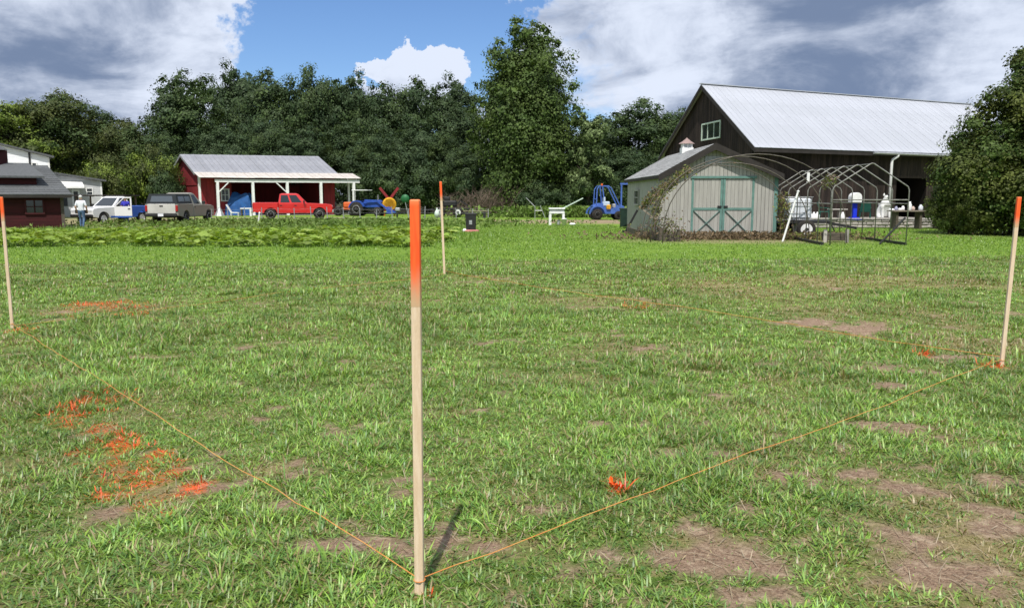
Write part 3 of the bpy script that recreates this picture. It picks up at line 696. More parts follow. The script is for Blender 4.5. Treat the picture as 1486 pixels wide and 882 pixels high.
for i in range(6): F.blk(mb, RC - .3, RC + .3, -.05, -.026, 2.96 + i * .05, 2.995 + i * .05)
F.blk(mb, RC - .34, RC - .3, -.055, -.02, 2.94, 3.27); F.blk(mb, RC + .3, RC + .34, -.055, -.02, 2.94, 3.27); mb.build('vent', 'galv', shed)
for q0, q1 in ((1.1, 1.9), (5.3, 6.6)): window(F, shed, 'b', q0, q1, 1.25, 2.0, -.025, 1, 'shed_siding', (1, 2), .07)
cup = MB(); cx, cy = RC, 5.0
cup.box((cx, cy, ZR + .04), (.52, .52, .3)); cup.box((cx, cy, ZR + .25), (.44, .44, .24)); cupo = cup.build('cupola', 'white_paint', shed)
cm_ = MB(); cm_.lathe([(.38, ZR + .37), (.36, ZR + .39), (.2, ZR + .49), (.06, ZR + .6), (.0, ZR + .66)], (cx, cy, 0), 'z', 8); cm_.build('cupola_roof', 'copper_pink', cupo)
for sx_ in (-1, 1):
    lm = MB(); lm.box((cx + sx_ * .1, cy - .225, ZR + .26), (.13, .02, .16)); lm.build('louvre', 'galv', cupo)

# ---- open red machine shed
F = Frame(R(17), R(37)); g = random.Random(3); RW, ML, PL, ZE, ZR = 8.5, 11.9, 13.6, 3.85, 5.6
rs = thing('machine_shed', 'red open fronted shed with grey metal roof and white porch posts', 'shed', (-28.1, 72, 0))
gt_ = gable_top(RW, ZE - .1, ZR - .1)
mb = MB(); boards(F, mb, 0, RW, 0, gt_, .05, .3, .03, 1, g, 'b'); mb.build('gable_siding', 'red_wood', rs)
mb = MB(); boards(F, mb, 0, 2.7, 0, lambda q: ZE - .1, .05, .3, .03, 1, g, 'a'); mb.build('front_siding', 'red_wood', rs); mb = MB(); boards(F, mb, 10.9, ML, 0, lambda q: ZE - .1, .05, .3, .03, 1, g, 'a'); mb.build('front_siding', 'red_wood', rs)
mb = MB(); F.blk(mb, .05, ML, RW - .1, RW, 0, ZE - .1); mb.build('back_wall', 'red_wood', rs)
mb = MB(); mb.add([F(.05, .1, 0), F(.05, RW - .11, 0), F(.05, RW - .11, ZE - .15), F(.05, RW / 2, ZR - .15), F(.05, .1, ZE - .15)], [(0, 1, 2, 3, 4)]); mb.build('end_wall', 'red_wood', rs); mb = MB(); mb.add([F(ML, .1, 0), F(ML, RW - .11, 0), F(ML, RW - .11, ZE - .15), F(ML, RW / 2, ZR - .15), F(ML, .1, ZE - .15)], [(0, 1, 2, 3, 4)]); mb.build('end_wall', 'red_wood', rs); mb = MB(); F.blk(mb, .06, 2.7, .03, .09, 0, ZE - .12); mb.build('wall', 'red_wood', rs)
sl = (ZR - ZE) / (RW / 2)
roof_slope(F, rs, 'roof_panel', -.4, ML + .3, -.05, ZE, RW / 2, ZR, 16, 1, .03, 'old_metal', rib=.03, seed=5)
mb = MB(); mb.slab(F(-.4, RW / 2 + .01, ZR), F(ML + .3, RW / 2 + .01, ZR), F(ML + .3, RW + .5, ZE - sl * .5), F(-.4, RW + .5, ZE - sl * .5), .05); mb.build('rear_roof', 'old_metal', rs)
roof_slope(F, rs, 'porch_panel', -.45, PL, -1.75, ZE - .50, -.04, ZE - .015, 15, 1, .03, 'porch_metal', rib=.03, jitter=.03, seed=6)
mb = MB(); mb.hexa([F(-.42, -.1, ZE - .25), F(-.38, -.1, ZE - .25), F(-.38, RW / 2, ZR - .22), F(-.42, RW / 2, ZR - .22), F(-.42, -.1, ZE - .03), F(-.38, -.1, ZE - .03), F(-.38, RW / 2, ZR - .0), F(-.42, RW / 2, ZR - .0)])
mb.hexa([F(-.42, RW / 2, ZR - .22), F(-.38, RW / 2, ZR - .22), F(-.38, RW + .5, ZE - sl * .5 - .2), F(-.42, RW + .5, ZE - sl * .5 - .2), F(-.42, RW / 2, ZR), F(-.38, RW / 2, ZR), F(-.38, RW + .5, ZE - sl * .5 + .01), F(-.42, RW + .5, ZE - sl * .5 + .01)]); mb.build('bargeboard', 'galv', rs)
mb = MB(); F.blk(mb, -.07, .1, -.06, -.04, .05, ZE - .12); F.blk(mb, -.07, -.045, -.05, .15, .05, ZE - .12); mb.build('corner_board', 'white_paint', rs)
mb = MB(); F.blk(mb, .9, PL - .05, -1.58, -1.42, 2.95, 3.2); mb.build('porch_beam', 'white_paint', rs)
pa = [1.1 + 2.98 * i for i in range(5)]
for i, q in enumerate(pa):
    mb = MB(); F.blk(mb, q - .1, q + .1, -1.59 + .0, -1.40, 0, 2.95); mb.build('post', 'white_paint', rs)
for q, s_ in ((pa[0], 1), (pa[2], -1)):
    mb = MB(); mb.beam(F(q + s_ * .1, -1.5, 2.1), F(q + s_ * .95, -1.5, 2.95), .1, .09); mb.build('brace', 'white_paint', rs)
mb = MB(); F.blk(mb, PL - .35, PL - .2, .2, .35, 0, 3.2); F.blk(mb, PL - .35, PL - .2, -1.4, .35, 3.2, 3.35); mb.build('rear_post', 'white_paint', rs)
mb = MB(); mb.beam(F(-.06, .5, 2.75), F(-.06, RW - .5, 2.75), .05, .08); mb.beam(F(-.06, RW / 2, 0.1), F(-.06, RW / 2, 2.7), .03, .05); mb.build('barn_door_track', 'red_wood', rs)
window(F, rs, 'a', 1.75, 2.5, 1.25, 2.4, -.035, 1, 'house_grey', (2, 2), .1)
mb = MB(); mb.add([F(-.2, -1.8, .01), F(PL, -1.8, .01), F(PL, RW, .01), F(-.2, RW, .01)], [(0, 1, 2, 3)]); mb.build('dirt_floor', 'gravel', rs)

# ---- dark red cabin at the left
F = Frame(R(205), R(32)); g = random.Random(4)           # A runs to the left from the right-hand corner
F.B = Vector((-math.sin(R(42)), math.cos(R(42)), 0)); DW, DL, ZE, ZR = 8.4, 9.0, 1.95, 3.35
cab_ = thing('cabin', 'low dark red cabin with grey shingle roof and dormer', 'cabin', (-23.75, 42.2, 0))
mb = MB(); z = .05
while z < ZE - .08: F.blk(mb, 0, DL, -.02 - g.uniform(0, .006), 0, z, min(z + .16, ZE - .06) - .008); z += .16
mb.build('clapboard', 'dark_red', cab_)
mb = MB(); F.blk(mb, .02, DL, .005, DW, 0, ZE - .07); mb.build('wall', 'dark_red', cab_)
mb = MB(); F.blk(mb, -.05, .1, -.05, -.028, .02, ZE - .1); mb.build('corner_board', 'old_plank', cab_)
sl = (ZR - ZE) / (DW / 2); nrow = 13
mb = MB()
for r_ in range(nrow):
    f0, f1 = r_ / nrow, min(1, (r_ + 1.12) / nrow); q0, q1 = -.5 + (DW / 2 + .5) * f0, -.5 + (DW / 2 + .5) * f1; x = -.35
    while x < DL:
        x2 = min(x + g.uniform(.8, 1.1), DL); h_ = .02 + g.uniform(0, .005); zf = lambda b: ZE + sl * b
        mb.hexa([F(x, q0, zf(q0) - .02), F(x2 - .008, q0, zf(q0) - .02), F(x2 - .008, q1, zf(q1) - .02), F(x, q1, zf(q1) - .02), F(x, q0, zf(q0) + h_), F(x2 - .008, q0, zf(q0) + h_), F(x2 - .008, q1, zf(q1)), F(x, q1, zf(q1))]); x = x2
tag(mb.build('shingles', 'shingle_dark', cab_), kind='stuff')
mb = MB(); mb.slab(F(-.35, DW / 2, ZR - .01), F(DL, DW / 2, ZR - .01), F(DL, DW + .4, ZE - sl * .4), F(-.35, DW + .4, ZE - sl * .4), .08); mb.build('rear_roof', 'shingle_dark', cab_)
mb = MB(); F.blk(mb, -.34, DL, -.49, -.45, ZE - sl * .5 - .17, ZE - sl * .5 - .025); mb.build('fascia', 'fascia', cab_)
# dormer
dz = lambda b: ZE + sl * b
dorm = MB(); dorm.hexa([F(.9, 1.0, dz(1.0)), F(2.9, 1.0, dz(1.0)), F(2.9, 3.6, dz(3.6)), F(.9, 3.6, dz(3.6)), F(.9, 1.0, dz(1.0) + .42), F(2.9, 1.0, dz(1.0) + .42), F(2.9, 3.6, dz(3.6) + .06), F(.9, 3.6, dz(3.6) + .06)]); dormer = dorm.build('dormer', 'dark_red', cab_)
dr = MB(); dr.hexa([F(.6, .6, dz(1) + .36), F(3.2, .6, dz(1) + .36), F(3.2, DW / 2, ZR + .08), F(.6, DW / 2, ZR + .08), F(.6, .6, dz(1) + .46), F(3.2, .6, dz(1) + .46), F(3.2, DW / 2, ZR + .18), F(.6, DW / 2, ZR + .18)]); dr.build('dormer_roof', 'shingle_dark', dormer)
ch = MB(); cc_ = F(2.3, DW / 2 - .2, 0); ch.box((cc_.x, cc_.y, ZR + .35), (1.0, 1.0, 1.0)); chi = ch.build('cupola', 'dark_red', cab_)
ch = MB(); ch.lathe([(.85, ZR + .85), (.8, ZR + .9), (.0, ZR + 1.35)], (cc_.x, cc_.y, 0), 'z', 4); ch.build('cupola_roof', 'shingle_dark', chi)
window(F, cab_, 'a', .85, 1.75, .75, 1.55, -.03, 1, 'dark_red', (2, 2), .08, 'glass')

# ---- white two storey house and its lower wing
def house(label, x0, x1, y, depth, ridge_x, zr, ze1, ze0, matw, wins, extra=None):
    F = Frame(0, R(36)); h = thing('house', label, 'house', (x0, y, 0)); L_ = x1 - x0; rx = ridge_x - x0; g = random.Random(int(abs(x1) * 10))
    zt = lambda q: ze0 + (zr - ze0) * q / rx if q < rx else zr + (ze1 - zr) * (q - rx) / (L_ - rx)
    mb = MB(); z = .1
    while z < zr - .1:
        z2 = z + .18; a_, b_ = 0, L_
        if z2 > ze0: a_ = max(0, (z2 - ze0) / (zr - ze0) * rx)
        if z2 > ze1: b_ = min(L_, rx + (zr - z2) / (zr - ze1) * (L_ - rx))
        if b_ > a_: F.blk(mb, a_, b_, -.02 - g.uniform(0, .004), 0, z, z2 - .012)
        z = z2
    mb.build('clapboard', matw, h)
    mb = MB(); mb.add([F(0, .004, 0), F(L_, .004, 0), F(L_, .004, ze1 - .03), F(rx, .004, zr - .03), F(0, .004, ze0 - .03), F(0, depth, 0), F(L_, depth, 0), F(L_, depth, ze1 - .03), F(rx, depth, zr - .03), F(0, depth, ze0 - .03)], [(0, 1, 2, 3, 4), (9, 8, 7, 6, 5), (1, 6, 7, 2), (0, 4, 9, 5)]); mb.build('wall', matw, h)
    for q0, z0, q1, z1 in ((rx, zr, L_ + .35, ze1 - (zr - ze1) / (L_ - rx) * .35), (-.3, ze0, rx, zr)):
        mb = MB(); mb.hexa([F(q0, -.4, z0 - .02), F(q1, -.4, z1 - .02), F(q1, depth, z1 - .02), F(q0, depth, z0 - .02), F(q0, -.4, z0 + .12), F(q1, -.4, z1 + .12), F(q1, depth, z1 + .12), F(q0, depth, z0 + .12)]); mb.build('roof', 'shingle_dark', h)
    mb = MB(); F.blk(mb, L_ - .12, L_ + .02, -.045, -.026, .1, ze1 - .1); mb.build('corner_board', 'white_paint', h)
    for (q0, q1, z0, z1) in wins: window(F, h, 'a', q0 - x0, q1 - x0, z0, z1, -.026, 1, 'white_paint', (1, 2), .07)
    return h, F
d1 = 60; px = lambda u, d: xat(u, d); pz = lambda v, d: CAM_H + (286 - v) * d / FPX
h1_, F1 = house('white two storey house behind the dark red cabin', -52, px(76, d1), d1, 9, -42.5, pz(192, d1), pz(229, d1), 4.6, 'house_white', [(px(25, d1), px(34, d1), pz(244, d1), pz(237, d1)), (px(50, d1), px(58, d1), pz(247, d1), pz(237, d1))])
mb = MB(); q = px(49, d1) + 52; mb.tube([(q, -.1, 3.0), (q, -.1, 5.0)], .06, 6); mb.build('vent_pipe', 'black_plastic', h1_)
d2 = 66
h2_, F2 = house('low pale grey house wing with a door awning behind the pickup', -50, px(149, d2), d2, 8, -43.5, pz(238, d2), pz(263, d2), 3.4, 'house_grey', [(px(126, d2), px(136, d2), pz(284, d2), pz(273, d2))])
q0, q1 = px(84, d2) + 50, px(121, d2) + 50
mb = MB(); mb.hexa([F2(q0, -1.1, 2.35), F2(q1, -1.1, 2.35), F2(q1, -.03, 2.62), F2(q0, -.03, 2.62), F2(q0, -1.1, 2.5), F2(q1, -1.1, 2.5), F2(q1, -.03, 2.9), F2(q0, -.03, 2.9)]); mb.build('awning', 'white_paint', h2_)
mb = MB(); F2.blk(mb, q0 + 1.2, q1 - .25, -.05, -.03, .1, 2.25); dd = mb.build('door', 'house_white', h2_); mb = MB(); F2.blk(mb, q0 + 1.35, q1 - .4, -.06, -.052, 1.1, 2.1); mb.build('pane', 'house_glass', dd)
mb = MB(); F2.blk(mb, q0 + .1, q0 + .8, -.05, -.03, .9, 2.2); mb.build('side_window', 'house_glass', h2_)
# ------------------------------------------------------------------ trees
def crown_mesh(name, H, Rr, base, shape, npuff, nleaf, leaf, mats, seed, squash=1.0, puff=.2):
    g = np.random.default_rng(seed); zs = []
    hh = H - base
    def rad(t):
        if shape == 'cone': return (1 - t) ** .62 * (.35 + .65 * np.minimum(1, t / .10)) 
        if shape == 'maple': return np.interp(t, [0, .08, .25, .45, .6, .75, .88, 1], [.55, .85, 1, 1, .95, .84, .64, .34])
        if shape == 'ovoid': return np.interp(t, [0, .12, .3, .6, .8, .93, 1], [.5, .85, 1, 1, .9, .68, .42])
        return np.sqrt(np.clip(1 - (2 * t - .95) ** 2, 0, 1)) ** .8 + .12
    # big lobes on the crown's outline, smaller puffs over each lobe, leaves over each puff
    nl = max(14, npuff // 5)
    tl = (np.arange(nl) + g.random(nl)) / nl; tl = tl ** .9; al = np.arange(nl) * 2.399 + g.uniform(-.5, .5, nl)
    lr = Rr * (puff * 2.3) * g.uniform(.8, 1.2, nl) * (.55 + .5 * rad(tl))
    rl = np.maximum(rad(tl) * Rr * g.uniform(.93, 1.07, nl) - lr * .85, 0) 
    lc = np.stack([np.cos(al) * rl, np.sin(al) * rl, base + lr * .5 + tl * (hh - lr * 1.35)], 1)
    ncore = max(3, nl // 3); tcr = (np.arange(ncore) + .5) / ncore
    lc = np.concatenate([lc, np.stack([g.normal(0, .1, ncore) * Rr, g.normal(0, .1, ncore) * Rr, base + tcr * hh * .85], 1)]); lr = np.concatenate([lr, Rr * (.78 if shape == 'maple' else .62) * rad(tcr)])
    nl = len(lr); wl = lr ** 2 / np.sum(lr ** 2); ol = g.choice(nl, npuff, p=wl)
    dl = g.normal(size=(npuff, 3)); dl[:, 2] = dl[:, 2] * .9 + .2; dl /= np.linalg.norm(dl, axis=1)[:, None]
    pr = lr[ol] * g.uniform(.32, .56, npuff); c = lc[ol] + dl * (lr[ol] * g.uniform(.55, .84, npuff))[:, None] * np.array([1, 1, .82])
    k_ = npuff
    wts = pr ** 2 / np.sum(pr ** 2); own = g.choice(k_, nleaf, p=wts)
    d = g.normal(size=(nleaf, 3)); d[:, 2] = d[:, 2] * .9 + .2; d /= np.linalg.norm(d, axis=1)[:, None]
    rad_ = pr[own] * g.uniform(.5, 1.06, nleaf)
    pos = c[own] + d * rad_[:, None] * np.array([1, 1, .78 * squash])
    nrm = d * .6 + dl[own] * .6 + g.normal(size=(nleaf, 3)) * .38 + np.array([0, 0, .15]); nrm /= np.linalg.norm(nrm, axis=1)[:, None]
    r1 = g.normal(size=(nleaf, 3)); tx = np.cross(nrm, r1); tx /= np.linalg.norm(tx, axis=1)[:, None]; ty = np.cross(nrm, tx)
    inner = g.random(nleaf) < .14; pos = np.where(inner[:, None], c[own] + (pos - c[own]) * .45, pos)
    ln = leaf * g.uniform(.6, 1.4, nleaf) * np.where(inner, 2.3, 1.0); wd = ln * g.uniform(.45, .75, nleaf)
    v = np.stack([pos - tx * ln[:, None] * .5, pos - ty * wd[:, None] * .5 + nrm * wd[:, None] * .12, pos + tx * ln[:, None] * .5, pos + ty * wd[:, None] * .5 + nrm * wd[:, None] * .12], 1).reshape(-1, 3)
    b = np.arange(nleaf)[:, None] * 4; tr = (b[:, None, :] + np.array([(0, 1, 2), (0, 2, 3)])[None]).reshape(-1, 3)
    midx = None
    if isinstance(mats, (list, tuple)) and len(mats) > 1:
        pm = (g.random(k_) < .4).astype(int); midx = np.repeat(pm[own], 2)
    return fast_mesh(name, v, tr, mats, midx=midx)
def trunk_mesh(name, H, r, Rr, base, seed, stems=1):
    g = random.Random(seed); mb = MB()
    for s_ in range(stems):
        ox, oy = (0, 0) if stems == 1 else (g.uniform(-1, 1) * r * 4, g.uniform(-1, 1) * r * 4)
        pts = [(ox, oy, -.1), (ox * 1.1, oy, H * .2), (ox + g.uniform(-.2, .2), oy, H * .45), (ox + g.uniform(-.3, .3), oy + g.uniform(-.3, .3), H * .85)]
        mb.tube(pts, [r * 1.25, r * .9, r * .6, r * .12], 8)
        for i in range(9):
            z0 = base * .8 + (H * .75 - base * .8) * i / 9; a_ = g.uniform(0, 6.28); ln = Rr * g.uniform(.45, .75) * (1 - .75 * z0 / H)
            mb.tube([(ox, oy, z0), (ox + math.cos(a_) * ln * .5, oy + math.sin(a_) * ln * .5, z0 + ln * .3), (ox + math.cos(a_) * ln, oy + math.sin(a_) * ln, z0 + ln * .65)], [r * .4, r * .25, r * .06], 5)
    return mb.mesh(name, 'bark')
PROTO = {}
def proto(key, H, Rr, base, shape, npuff, nleaf, leaf, mats, seed, r=.3, stems=1, puff=.2):
    PROTO[key] = (trunk_mesh('trunk', H, r, Rr, base, seed, stems), crown_mesh('crown', H, Rr, base, shape, npuff, nleaf, leaf, mats, seed, puff=puff), H, Rr)
proto('oak_a', 16, 5.5, 2.5, 'round', 230, 36000, .25, ['leaf_wood', 'leaf_wood_b'], 101, puff=.22)
proto('oak_b', 16, 5.0, 2.0, 'ovoid', 240, 36000, .25, ['leaf_wood', 'leaf_wood'], 102, puff=.20)
proto('oak_c', 16, 5.5, 2.5, 'round', 220, 36000, .25, ['leaf_olive', 'leaf_wood_b'], 103, puff=.23)
proto('oak_d', 16, 5.2, 1.5, 'ovoid', 230, 36000, .25, ['leaf_wood_b', 'leaf_wood'], 104, puff=.21)
proto('light', 12, 4.5, 1.5, 'ovoid', 130, 22000, .24, ['leaf_light', 'leaf_olive'], 105, puff=.22)
proto('pale', 10, 3.0, 1.0, 'ovoid', 120, 14000, .26, ['leaf_pale', 'leaf_wood_b'], 106, puff=.18)
proto('bush', 5, 3.2, .2, 'round', 90, 14000, .20, ['leaf_wood', 'leaf_wood_b'], 107, r=.08, stems=3, puff=.24)
proto('bush_o', 6, 4.5, .3, 'round', 100, 18000, .22, ['leaf_olive', 'leaf_light'], 108, r=.09, stems=3, puff=.22)
proto('maple', 18.6, 5.7, 1.0, 'maple', 520, 95000, .24, ['leaf_maple', 'leaf_maple'], 109, r=.42, puff=.155)
proto('yew', 9.4, 4.3, .3, 'cone', 480, 100000, .14, ['leaf_yew', 'leaf_maple'], 110, r=.2, stems=3, puff=.17)
def tree(name, label, key, u, vtop, d, halfw=None, rz=0, group=None, cat='tree', base_z=0):
    tm, cm, H, Rr = PROTO[key]; loc = (xat(u, d), d, base_z)
    h = CAM_H + (286 - vtop) * d / FPX * .99 - base_z; sz = h / H; sx = sz if halfw is None else halfw * d / FPX / Rr
    o = thing(name, label, cat, loc, rz, group)
    tk = place('trunk' if cat == 'tree' else 'stems', tm, o); cr = place('crown' if cat == 'tree' else 'foliage', cm, o)
    for q in (tk, cr): q.scale = (sx, sx, sz)
    return o
WG = 'trees of the wood behind the farm'
tree('maple_tree', 'tall rounded maple rising above all other trees, in the middle', 'maple', 766, 24, 74, 86, 1.0)
tree('yew_tree', 'broad dark evergreen sweeping to the ground beside the big barn', 'yew', 1478, 62, 35, 132, .6)
tree('yew_tree', 'lower lobe of evergreen in front of the barn doorway', 'yew', 1392, 196, 35.5, 52, 2.4)
W = [('oak_c', 88, 127, 86, 62, .2, 'dark olive tree above the white house roof'), ('light', 12, 136, 80, 52, .8, 'light yellow green tree at the left edge above the white house'),
     ('oak_d', 150, 152, 92, 44, 1.4, 'small crowned tree left of the dip in the treeline'), ('oak_c', 195, 168, 88, 38, 2.9, 'lowest wood tree at the dip in the treeline'),
     ('oak_d', 276, 102, 88, 58, 3.9, 'tall full tree above the left end of the red shed'), ('oak_b', 350, 90, 104, 40, .4, 'tree with a hole in its crown above the red shed roof'),
     ('oak_a', 402, 100, 98, 48, 1.2, 'rounded tree above the middle of the red shed roof'), ('oak_a', 458, 94, 98, 46, 2.2, 'tall round topped tree above the right end of the red shed'),
     ('oak_b', 512, 102, 100, 42, 3.3, 'narrow tree right of the red shed roof'), ('oak_a', 556, 118, 96, 44, 4.6, 'tree below the small white cloud, left half'),
     ('oak_a', 606, 110, 96, 48, 5.4, 'tree below the small white cloud, right half'), ('oak_b', 660, 108, 100, 38, .9, 'spindly topped tree touching the left side of the tall maple'),
     ('oak_a', 925, 142, 86, 62, 2.7, 'round dark tree between the maple and the barn gable'), ('oak_d', 985, 156, 92, 46, 3.6, 'dark tree cut off by the barn gable'),
     ('oak_b', 868, 165, 92, 38, 4.4, 'low dark tree right behind the maple')]
for i, (k_, u, v, d, hw, rz, lb) in enumerate(W): tree('wood_tree', lb, k_, u, v, d, hw * 1.22, rz, WG)
LOW = [('oak_d', 245, 190, 82, 45), ('oak_b', 320, 175, 84, 50), ('oak_a', 385, 170, 86, 48), ('oak_b', 440, 180, 84, 46), ('oak_d', 500, 175, 86, 44), ('oak_a', 550, 185, 82, 44), ('oak_b', 600, 180, 84, 46), ('oak_d', 645, 190, 83, 40),
       ('oak_a', 690, 200, 80, 40), ('oak_b', 905, 215, 78, 50), ('oak_a', 965, 215, 80, 46), ('oak_d', 40, 190, 95, 60), ('oak_b', 110, 200, 92, 55), ('oak_a', 175, 205, 90, 50), ('oak_a', 840, 210, 84, 40)]
for i, (k_, u, v, d, hw) in enumerate(LOW):
    tree('understory_tree', 'lower dark tree filling the front of the wood below the tall crowns', k_, u, v, d, hw, i * 1.1, 'lower trees along the wood edge')
tree('pale_tree', 'pale green young tree at the right foot of the maple', 'pale', 853, 160, 71, 36, .5)
B = [('bush_o', 150, 228, 70, 46, 'olive bushy mass above the blue and white pickup'), ('bush_o', 215, 216, 74, 44, 'tall olive bush left of the red shed'), ('bush', 240, 246, 72, 26, 'dark bush against the left wall of the red shed'),
     ('bush', 560, 236, 78, 40, 'dark bush behind the yellow spreader'), ('bush', 620, 232, 78, 42, 'dark bush behind the black wagon'), ('bush', 680, 240, 78, 36, 'dark bush behind the dry brush'),
     ('bush', 730, 255, 77, 34, 'dark bush under the left side of the maple'), ('bush', 785, 262, 70, 34, 'leafy bush behind the white table'), ('bush', 832, 262, 72, 34, 'leafy bush left of the blue buggy'),
     ('bush', 880, 250, 74, 34, 'dark bush behind the blue buggy'), ('bush', 520, 244, 80, 34, 'dark bush behind the blue tractor'), ('bush_o', 95, 250, 78, 40, 'low olive bush right behind the grey house roof')]
for i, (k_, u, v, d, hw, lb) in enumerate(B): tree('bush', lb, k_, u, v, d, hw, i * .9, None, 'bush')
# low weeds at the wood edge
def weed_patch(name, label, cx, cy, rx, ry, n, h, mats='leaf_weed', leaf=.12, seed=1, cat='weeds'):
    g = np.random.default_rng(seed); mb = []
    P = np.stack([cx + g.normal(0, .45, n) * rx, cy + g.normal(0, .45, n) * ry, np.zeros(n)], 1); P[:, 2] = g.random(n) ** 1.3 * h
    d = g.normal(size=(n, 3)); d[:, 2] = abs(d[:, 2]); d /= np.linalg.norm(d, axis=1)[:, None]
    r1 = g.normal(size=(n, 3)); tx = np.cross(d, r1); tx /= np.linalg.norm(tx, axis=1)[:, None]; ty = np.cross(d, tx)
    ln = (leaf * g.uniform(.6, 1.5, n))[:, None]
    v = np.stack([P - tx * ln, P - ty * ln * .4, P + tx * ln, P + ty * ln * .4], 1).reshape(-1, 3); v[:, 2] = np.maximum(v[:, 2], .005)
    b = np.arange(n)[:, None] * 4; tr = (b[:, None, :] + np.array([(0, 1, 2), (0, 2, 3)])[None]).reshape(-1, 3)
    return tag(place(name, fast_mesh(name, v, tr, mats)), label, cat, kind='stuff')
weed_patch('roadside_weeds', 'low green weeds along the foot of the wood', 5.5, 65, 9, 1.6, 5000, .9, seed=4, leaf=.16)
weed_patch('fence_weeds', 'rank green weeds along the wire fence in front of the pickups', -12, 47.5, 13, 6, 12000, .30, seed=5)
weed_patch('shed_weeds', 'dry brown weeds along the foot of the grey shed', 9.0, 31.2, 5.5, .9, 3500, .30, mats='vine_brown', leaf=.07, seed=6)
weed_patch('cart_weeds', 'green and brown weeds grown round the tank trailer', 12.3, 31.0, 2.0, 1.0, 800, .30, mats=['vine_leaf'], leaf=.05, seed=8)
# dry brush
def brush(label, u, d, n, h, seed):
    g = random.Random(seed); mb = MB(); x0 = xat(u, d)
    for i in range(n):
        a_ = g.uniform(0, 6.28); px, py = g.gauss(0, .5), g.gauss(0, .5); ln = h * g.uniform(.4, 1.1); lean = g.uniform(.1, .8)
        p0 = Vector((px, py, 0)); p1 = p0 + Vector((math.cos(a_) * lean * ln * .5, math.sin(a_) * lean * ln * .5, ln * .6)); p2 = p1 + Vector((math.cos(a_ + .4) * lean * ln * .6, math.sin(a_ + .4) * lean * ln * .5, ln * .35))
        mb.tube([p0, p1, p2], [.022, .016, .006], 3, cap=False)
        for q in range(2):
            b_ = g.uniform(0, 6.28); mb.tube([p1, p1 + Vector((math.cos(b_) * ln * .3, math.sin(b_) * ln * .3, ln * g.uniform(.05, .3)))], [.012, .005], 3, cap=False)
    o = mb.build('dry_brush', 'dead_twig'); o.location = (x0, d, 0)
    return tag(o, label, 'brush', 'dry brush piled at the wood edge')
for i, (u, n, h, lb) in enumerate([(655, 60, 2.4, 'dry bare brush right behind the black wagon'), (690, 70, 2.6, 'dry bare brush above the small black bin'), (722, 70, 3.0, 'tallest pale dry brush left of the maple foot'),
                                   (752, 60, 2.4, 'dry bare brush under the maple'), (708, 80, 1.6, 'low tangled dry brush by the dirt road')]):
    brush(lb, u, 69 + i * .8, n, h, 40 + i)

# ------------------------------------------------------------------ squash patch
def squash_mesh(seed, n=38):
    g = random.Random(seed); mb = MB()
    for i in range(n):
        a_ = g.uniform(0, 6.28); rr = .75 * math.sqrt(g.random()); z = g.uniform(.15, .52); px, py = math.cos(a_) * rr, math.sin(a_) * rr
        sz = g.uniform(.10, .20); tilt = Matrix.Rotation(g.uniform(-.7, .7), 3, 'X') @ Matrix.Rotation(g.uniform(-.7, .7), 3, 'Y') @ Matrix.Rotation(g.uniform(0, 6.28), 3, 'Z')
        ring = []
        for k_ in range(8):
            q = 2 * math.pi * k_ / 8; r_ = sz * (1.0, .82, 1.05, .8, 1.0, .8, 1.08, .45)[k_]; ring.append(tilt @ Vector((math.cos(q) * r_, math.sin(q) * r_, .035 * (1 if k_ % 2 else -.6))) + Vector((px, py, z)))
        mb.add([Vector((px, py, z - .02))] + ring, [(0, 1 + k_, 1 + (k_ + 1) % 8) for k_ in range(8)])
    lm = mb.mesh('foliage', 'leaf_squash'); st = MB()
    for i in range(7):
        a_ = g.uniform(0, 6.28); st.tube([(0, 0, 0), (math.cos(a_) * .3, math.sin(a_) * .3, .22), (math.cos(a_) * .55, math.sin(a_) * .55, .4)], [.018, .014, .01], 4, cap=False)
    return lm, st.mesh('stem', 'leaf_squash')
SQ = [squash_mesh(70 + i) for i in range(5)]
g = random.Random(5); cnt = 0
for row in range(8):
    y = 27.0 + row * 1.25
    x = -17.6 - row * .75
    while x < -2.9 - .04 * row:
        lm, st = SQ[g.randrange(5)]; sc_ = g.uniform(.75, 1.15)
        if g.random() < .84:
            o = thing('squash_plant', 'leafy bright green squash plant in the vegetable patch', 'squash plant', (x + g.uniform(-.3, .3), y + g.uniform(-.3, .3) , 0), g.uniform(0, 6.28), 'squash plants in the vegetable patch')
            o.scale = (sc_, sc_, sc_ * g.uniform(.42, .72)); place('foliage', lm, o); place('stem', st, o); cnt += 1
        x += 1.15
